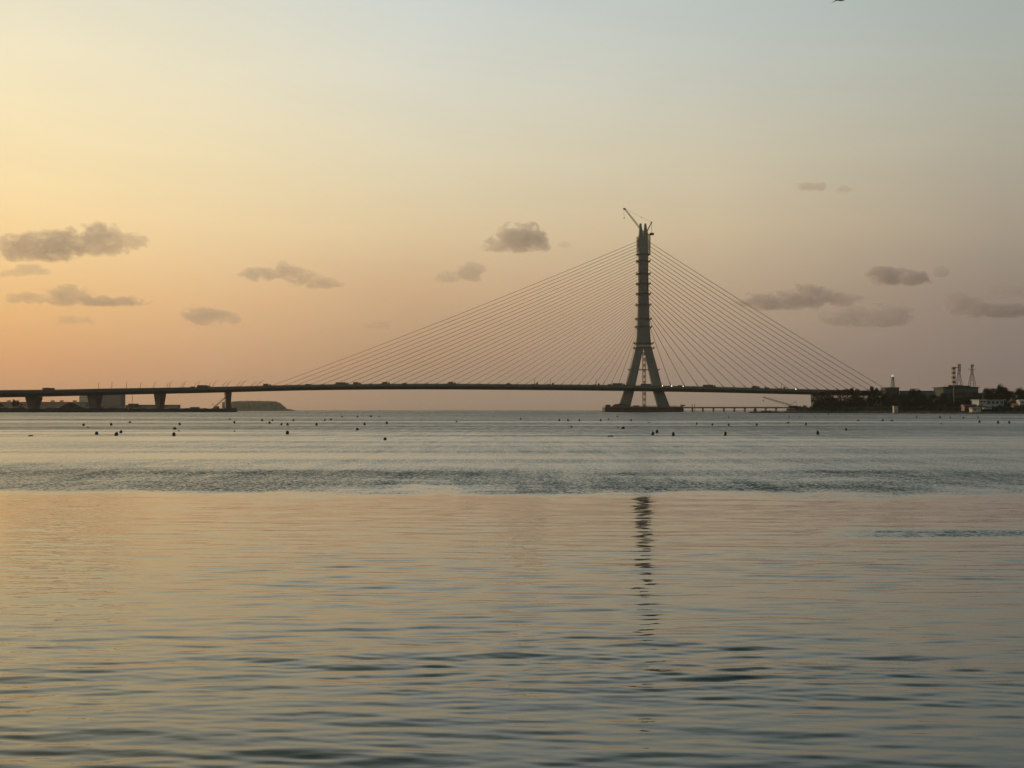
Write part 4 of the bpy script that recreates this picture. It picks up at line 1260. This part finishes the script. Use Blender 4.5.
# site huts
for px0, px1, py, D, m, lab in ((99, 104, 406.9, 1110, 'greywall', 'pale site hut at the foot of the grey block'), (112, 119, 406.8, 1112, 'white', 'whitish low site hut right of the other hut'), (125.6, 129, 405.2, 1105, 'roofbrown', 'brownish container standing left of the long low block'), (190, 199, 407.2, 1140, 'slab', 'low grey site hut left of the slanting boom crane')):
    x0, x1 = at(px0, 400, D).x, at(px1, 400, D).x; zt = at(px0, py, D).z
    o = empty('site_hut', ((x0 + x1) / 2, D, 3), lab, 'hut', 'site huts on the left spit')
    mb = MB(); mb.box(((x0 + x1) / 2, D + 1.2, (2.4 + zt) / 2), (x1 - x0, 2.4, zt - 2.4)); mb.build('wall', m, o)
    mb = MB(); mb.box(((x0 + x1) / 2, D + 1.2, zt + .08), (x1 - x0 + .3, 2.7, .15)); mb.build('roof', 'slab', o)
    mb = MB(); mb.box((x0 + .8, D - .03, (3 + zt) / 2), (.8, .08, (zt - 3) * .6)); mb.build('door', 'steel', o)

# ================================================================== FLOATS ON THE WATER
B = [(83.5, 424.5, 2.5, 2.6), (88, 427, 2, 1.2), (111.5, 424, 2.6, 2.8), (97, 433, 3.6, 3.2), (116, 433.7, 3.7, 3.7), (120.8, 431.5, 3, 3), (130, 422, 3, 1.4),
     (180, 423.7, 2.3, 2.7), (174.7, 428.3, 3.6, 2.4), (174, 434, 3.6, 3.7), (179, 430.5, 1.5, 1.2), (230, 419, 1.5, 1.8), (234.5, 422, 2.2, 2.2), (234.5, 431, 1.6, 1.2),
     (262, 420, 2.5, 2), (269.7, 422.4, 2.4, 2.2), (272.6, 420.2, 1.8, 1.8), (281.5, 424, 2.1, 2.2), (287.8, 424, 2.5, 2.5), (293.4, 420, 2, 2), (287.4, 432.3, 3.6, 3.6), (316.5, 424, 2.4, 2.8),
     (324.5, 419.8, 2, 2), (331, 419, 2, 1.8), (342, 416.5, 1.8, 1.6), (357.5, 416.5, 2, 1.7), (371, 416, 2.4, 1.7), (379, 416.5, 1.5, 1.4), (364.7, 423.7, 2.6, 2.6), (357, 429, 3.8, 2.4),
     (387, 422.6, 2.6, 2.2), (385, 438.6, 3.6, 2.7), (456.7, 421.3, 1.6, 1.6), (520.3, 418.8, 2, 1.7), (559.4, 419.8, 2.2, 2.2), (568, 420, 2.2, 2.1), (579, 420, 2.2, 2.1), (571.4, 426.5, 2, 1.9),
     (600.3, 420, 2.2, 2), (608.3, 419, 1.6, 1.4), (631, 420, 2, 2), (617, 416.5, 1.8, 1.5), (623, 427.7, 4, 2.4), (618, 427.5, 1.5, 1.6),
     (652.4, 433.2, 3.4, 3.7), (657, 431.2, 3.2, 3.3), (673, 433.8, 3.3, 4), (724.8, 433.5, 3.4, 4.1), (696.4, 423.5, 2.3, 2.2), (712, 424.3, 2.3, 2.2), (728.5, 424.5, 2.3, 2.3), (756.5, 424.3, 2.3, 2.3), (729, 417, 1.5, 1.4),
     (788, 422.5, 3, 1.5), (805.5, 423.7, 2.3, 2.8), (818, 432.3, 3.0, 4.1), (846, 429.2, 2.6, 2.4), (858, 420.2, 2.6, 1.3), (882.5, 420, 3, 1.6), (891.5, 420.5, 3, 1.4), (828, 414.6, 1.4, 1.3), (789, 417, 1.4, 1.3), (799.5, 417, 1.3, 1.2), (815, 416.8, 1.3, 1.2),
     (916.5, 417, 1.6, 1.5), (939.5, 417, 2, 2), (950, 417.3, 1.4, 1.3), (963.5, 417.5, 1.7, 1.5), (978, 417, 1.5, 1.4), (979.5, 421.5, 2.3, 2.4), (998, 422, 2.2, 2.9), (1009.5, 422, 2, 2.9), (941, 423.5, 1.4, 1.2)]
FEAT = [(34, 'below the leftmost pier'), (95, 'below the second pier'), (160, 'below the third pier'), (228, 'below the fourth pier'), (270, 'below the wooded island'), (330, 'below the left end of the cable fan'), (400, 'below the deck crest'), (500, 'below the middle of the left span'), (580, 'left of the cofferdam'), (643, 'below the pylon'), (700, 'below the jetty start'), (755, 'below the barge'), (815, 'below the right pier'), (858, 'below the bridge end trees'), (895, 'below the pale upright hut'), (953, 'below the lattice masts'), (1000, 'below the pale blue house')]
lab_seen = {}
recs = []
for (px, py, w, h) in sorted(B):
    bot = py + h / 2
    D = HC * F / (bot - 410.6) if bot - 410.6 > 2.2 else HC * F / 2.2
    ft = min(FEAT, key=lambda t: abs(t[0] - px))[1]
    row = 'large near' if bot > 430.5 else ('mid distance' if bot > 423.2 else ('small far' if bot > 418.6 else 'tiny farthest'))
    shp = 'upright' if h > w * 1.12 else ('flat lying' if h < w * .78 else 'round')
    recs.append([px, D, w, h, f'{row} {shp} float {ft}'])
from collections import Counter
cnt = Counter(r_[4] for r_ in recs); used = Counter()
OW = ['leftmost', 'second from the left', 'third from the left', 'fourth from the left', 'fifth from the left', 'sixth from the left']
tot = cnt
for px, D, w, h, lab in recs:
    if tot[lab] > 1:
        full = lab + (', left of the two' if tot[lab] == 2 and used[lab] == 0 else ', right of the two' if tot[lab] == 2 else ', %s' % OW[used[lab]])
        used[lab] += 1
    else:
        full = lab
    s = D / F
    W_, H_ = w * s * .92, h * s * .95
    p = at(px, 411, D)
    mb = MB()
    r_ = W_ / 2
    mb.lathe((p.x, D, 0), [(r_ * .7, -.35 * H_), (r_ * .98, -.05 * H_), (r_ * 1.0, .45 * H_), (r_ * .93, .75 * H_), (r_ * .62, .95 * H_), (r_ * .25, 1.0 * H_), (r_ * .22, 1.07 * H_), (.004, 1.08 * H_)], 14)
    mb.lathe((p.x, D, .30 * H_), [(r_ * .9, -.06 * H_), (r_ * 1.07, -.03 * H_), (r_ * 1.07, .03 * H_), (r_ * .9, .06 * H_)], 14)
    o = mb.build('float', 'black', origin=(p.x, D, 0), smooth=False)
    o.rotation_euler = (random.uniform(-.2, .2), random.uniform(-.3, .3), 0)
    tag(o, full, 'float', 'dark floats scattered over the water')
for px, py, wpx, lab in ((31, 436.2, 4.6, 'thin dark stick floating below the leftmost pier'), (610.5, 436.8, 5.2, 'thin dark stick floating left of the tower reflection'), (649, 422.8, 2.6, 'short dark stick floating right under the pylon')):
    D = HC * F / (py - 410.6); L_ = wpx * D / F; p = at(px, 411, D)
    mb = MB(); pts = [(p.x + L_ * (t - .5), D + .06 * math.sin(t * 5), .02 + .035 * math.sin(t * 3.1)) for t in (0, .25, .5, .75, 1)]
    mb.path(pts, .035, 7); mb.tube(pts[3], (pts[3][0] + .08, D + .12, .11), .014, .006, 5)
    tag(mb.build('driftwood', 'wood', origin=(p.x, D, 0), smooth=True), lab, 'driftwood', 'sticks floating on the water')

# ================================================================== BIRD AT THE TOP EDGE
def bird():
    D = 62.0
    c = at(841.2, -.3, D)
    me = bpy.data.meshes.new('bird')
    k = D / F
    # skeleton: body along x, wings spread to both sides and drooping
    pts = {'c': (0, 0, 0), 'chest': (2.4, -.5, .1), 'neck': (4.6, -1, .9), 'head': (6.3, -1.2, 1.2), 'beak': (8.6, -1.4, .9), 'rump': (-3.2, .5, .0), 'tail': (-6.5, .8, .3),
           'w1': (.8, -4, 2.0), 'w2': (-2.2, -8, 1.2), 'w3': (-7.5, -13, -.4), 'v1': (.8, 4, 2.4), 'v2': (-2.0, 8, 2.6), 'v3': (-6.5, 13, 1.6)}
    rad = {'c': (1.5, 1.5), 'chest': (1.6, 1.5), 'neck': (.9, .9), 'head': (.95, .85), 'beak': (.12, .12), 'rump': (1.1, .9), 'tail': (1.1, .25), 'w1': (1.2, .4), 'w2': (1.3, .25), 'w3': (.25, .1), 'v1': (1.2, .4), 'v2': (1.3, .25), 'v3': (.25, .1)}
    names = list(pts)
    ed = [('c', 'chest'), ('chest', 'neck'), ('neck', 'head'), ('head', 'beak'), ('c', 'rump'), ('rump', 'tail'), ('chest', 'w1'), ('w1', 'w2'), ('w2', 'w3'), ('chest', 'v1'), ('v1', 'v2'), ('v2', 'v3')]
    me.from_pydata([tuple(v * k * .95 for v in pts[n_]) for n_ in names], [(names.index(a), names.index(b)) for a, b in ed], [])
    o = bpy.data.objects.new('bird', me); COL.objects.link(o); o.location = c
    md = o.modifiers.new('skin', 'SKIN')
    for i, n_ in enumerate(names):
        me.skin_vertices[0].data[i].radius = tuple(v * k * .95 for v in rad[n_])
    me.skin_vertices[0].data[0].use_root = True
    o.modifiers.new('sub', 'SUBSURF').render_levels = 2
    me.materials.append(M['feather'])
    tag(o, 'dark bird in flight cut off by the top edge of the picture', 'bird')
bird()

# ================================================================== CLOUDS
def cloud(blobs, dens, label, ybase=None, ns=1.0, erode=.9, tint=(.97, .95, .94), aniso=.28):
    if dens < 2: blobs = [(a, b, c * 1.1, d * 1.12) for a, b, c, d in blobs]
    yb = ybase or max(b[1] + b[3] for b in blobs)
    D = 760 * F / (410.6 - yb)
    k = D / F
    cx = sum(b[0] for b in blobs) / len(blobs); cy = sum(b[1] for b in blobs) / len(blobs)
    c = at(cx, cy, D)
    loc = []
    for (px, py, rx, ry) in blobs:
        p = at(px, py, D) - c
        ryy = ry * k
        loc.append((p, Vector((rx * k, max(rx * .3, ry) * k, ryy))))
    bm = bmesh.new()
    for p, r in loc:
        for i in range(14):
            th = math.pi * (i + .5) / 14
            for j in range(20):
                ph = 2 * math.pi * (j + .5 * (i % 2)) / 20
                bm.verts.new(p + Vector((r.x * math.sin(th) * math.cos(ph), r.y * math.sin(th) * math.sin(ph), r.z * math.cos(th))) * 1.1)
    res = bmesh.ops.convex_hull(bm, input=bm.verts[:], use_existing_faces=False)
    bmesh.ops.delete(bm, geom=[v for v in bm.verts if not v.link_faces], context='VERTS')
    bmesh.ops.recalc_face_normals(bm, faces=bm.faces)
    me = bpy.data.meshes.new('cloud'); bm.to_mesh(me); bm.free()
    o = bpy.data.objects.new('cloud', me); COL.objects.link(o); o.location = c
    m = bpy.data.materials.new('cloud vapour'); m.use_nodes = True
    nt = m.node_tree; N = nt.nodes; L = nt.links
    N.remove(N['Principled BSDF'])
    pv = N.new('ShaderNodeVolumePrincipled'); pv.inputs['Color'].default_value = (*tint, 1); pv.inputs['Anisotropy'].default_value = aniso
    L.new(pv.outputs[0], N['Material Output'].inputs['Volume'])
    tc = N.new('ShaderNodeTexCoord')
    def mth(op, a, b_=None, clamp=False):
        n = N.new('ShaderNodeMath'); n.operation = op; n.use_clamp = clamp
        for i, v in enumerate((a, b_)):
            if v is None: continue
            if isinstance(v, (int, float)): n.inputs[i].default_value = v
            else: L.new(v, n.inputs[i])
        return n.outputs[0]
    cur = None
    for p, r in loc:
        mp = N.new('ShaderNodeMapping'); mp.inputs['Location'].default_value = (-p.x / r.x, -p.y / r.y, -p.z / r.z); mp.inputs['Scale'].default_value = (1 / r.x, 1 / r.y, 1 / r.z)
        L.new(tc.outputs['Object'], mp.inputs[0])
        ln = N.new('ShaderNodeVectorMath'); ln.operation = 'LENGTH'; L.new(mp.outputs[0], ln.inputs[0])
        q = mth('SUBTRACT', 1.0, ln.outputs['Value'])
        if cur is None: cur = q
        else:
            n = N.new('ShaderNodeMath'); n.operation = 'SMOOTH_MAX'; L.new(cur, n.inputs[0]); L.new(q, n.inputs[1]); n.inputs[2].default_value = .3; cur = n.outputs[0]
    ad = N.new('ShaderNodeVectorMath'); ad.operation = 'ADD'; ad.inputs[1].default_value = (cx * 31.7, cy * 11.3, 0)
    sm = N.new('ShaderNodeVectorMath'); sm.operation = 'MULTIPLY'; sm.inputs[1].default_value = (1, .4, 1.35); L.new(tc.outputs['Object'], sm.inputs[0]); L.new(sm.outputs[0], ad.inputs[0])
    nz = N.new('ShaderNodeTexNoise'); nz.inputs['Scale'].default_value = ns / (13 * k); nz.inputs['Detail'].default_value = 6; nz.inputs['Roughness'].default_value = .64; nz.inputs['Distortion'].default_value = .4
    L.new(ad.outputs[0], nz.inputs['Vector'])
    e = mth('ADD', cur, mth('MULTIPLY', mth('SUBTRACT', nz.outputs['Fac'], .5), erode * 2.6))
    # flat condensation level at the base
    sp = N.new('ShaderNodeSeparateXYZ'); L.new(tc.outputs['Object'], sp.inputs[0])
    zb_ = at(cx, yb - 1, D).z - c.z
    fl = N.new('ShaderNodeMapRange'); fl.interpolation_type = 'SMOOTHSTEP'; fl.inputs['From Min'].default_value = zb_ ; fl.inputs['From Max'].default_value = zb_ + 5 * k
    L.new(sp.outputs[2], fl.inputs[0])
    e = mth('MULTIPLY', e, fl.outputs[0])
    d = mth('MULTIPLY', mth('MULTIPLY', e, 5.0, True), dens / (42 * k))
    L.new(d, pv.inputs['Density'])
    me.materials.append(m)
    try: m.cycles.volume_step_rate = .6
    except Exception: pass
    tag(o, label, 'cloud', 'small clouds low over the horizon')
C_ = [
    ([(28, 248, 30, 15), (62, 245, 30, 17), (97, 236, 22, 15), (98, 245, 36, 11), (128, 242, 20, 8)], 2.6, 'largest grey gold cloud with a pointed top, at the left edge', None),
    ([(14, 274, 16, 5), (32, 270, 18, 6)], 1.3, 'thin wisp directly under the largest left cloud', None),
    ([(30, 299, 24, 7), (66, 296, 26, 10), (105, 302, 42, 6)], 1.3, 'long flat faint cloud below the thin wisp on the left', None),
    ([(75, 321, 24, 5)], .7, 'faintest lowest streak of cloud on the left', None),
    ([(264, 274, 28, 8), (283, 265, 8, 5), (288, 272, 20, 8), (302, 278, 20, 7), (316, 283, 28, 8)], 1.6, 'two lobed grey cloud with a hooked wisp above the left cables', None),
    ([(205, 317, 26, 10), (230, 319, 12, 6)], 1.4, 'small low mound of cloud left of the cable fan', None),
    ([(471, 273, 14, 10), (450, 278, 20, 6)], 1.3, 'small ragged cloud just above the left cable fan', None),
    ([(520, 238, 27, 17), (538, 242, 14, 13), (500, 246, 20, 9)], 3.4, 'rounded cloud with bright left side, left of the pylon head', None),
    ([(566, 246, 9, 4)], .7, 'tiny wisp right of the rounded cloud', None),
    ([(810, 187, 16, 6)], .8, 'small peach coloured wisp high on the right', None),
    ([(845, 190, 11, 4)], .5, 'faint fleck right of the peach coloured wisp', None),
    ([(884, 276, 20, 12), (912, 279, 26, 10)], 2.2, 'dense dark double humped cloud on the right', None),
    ([(941, 272, 7, 7)], 1.0, 'small dark fleck right of the double humped cloud', None),
    ([(775, 302, 40, 11), (808, 297, 36, 13), (838, 299, 24, 9)], 1.7, 'wide grey cloud bank just above the right cables', None),
    ([(850, 317, 34, 12), (884, 317, 34, 13)], 1.3, 'lower grey cloud bank under the double humped cloud', None),
    ([(962, 304, 22, 11), (1000, 311, 50, 9)], 1.7, 'grey flat cloud with a raised left end at the right edge', None),
    ([(1010, 292, 22, 7)], .8, 'faint cloud above the flat one at the right edge', None),
    ([(377, 326, 16, 5)], .8, 'faint low fleck touching the left cable fan', None),
    ([(446, 322, 10, 4)], .7, 'faint fleck seen through the left cables', None),
]
for bl, de, lab, yb in C_:
    right = bl[0][0] > 700
    peach = 'peach' in lab
    cloud(bl, de * (2.2 if peach else (1.7 if right else (.72 if de > 2.4 else 1.35))), lab, yb, tint=(1, .80, .64) if peach else ((.92, .86, .87) if right else (.998, .935, .915)))  # sunlit glow of peach wisps and shade of right clouds painted into tint

# ================================================================== HAZE
if HAZE if 'HAZE' in globals() else True:
    mb = MB(); mb.box((0, 6700, 118), (20000, 14000, 238))
    hm_ = bpy.data.materials.new('haze air'); hm_.use_nodes = True
    N = hm_.node_tree.nodes; N.remove(N['Principled BSDF'])
    pv = N.new('ShaderNodeVolumePrincipled'); pv.inputs['Color'].default_value = (.95, .9, .85, 1); pv.inputs['Density'].default_value = .000045; pv.inputs['Anisotropy'].default_value = .2
    hm_.node_tree.links.new(pv.outputs[0], N['Material Output'].inputs['Volume'])
    tag(mb.build('haze', hm_), 'thin warm evening haze', 'haze', kind='stuff')

# ================================================================== RENDER
scene.view_settings.view_transform = 'Standard'
scene.view_settings.look = 'None'
scene.view_settings.exposure = 0
scene.view_settings.gamma = 1
scene.view_settings.use_curve_mapping = False
c = scene.cycles
c.use_denoising = True  # sky and haze grain
c.denoiser = 'OPENIMAGEDENOISE'
c.max_bounces = 7; c.diffuse_bounces = 2; c.glossy_bounces = 3; c.transmission_bounces = 2; c.volume_bounces = 5; c.transparent_max_bounces = 4
c.sample_clamp_indirect = 4
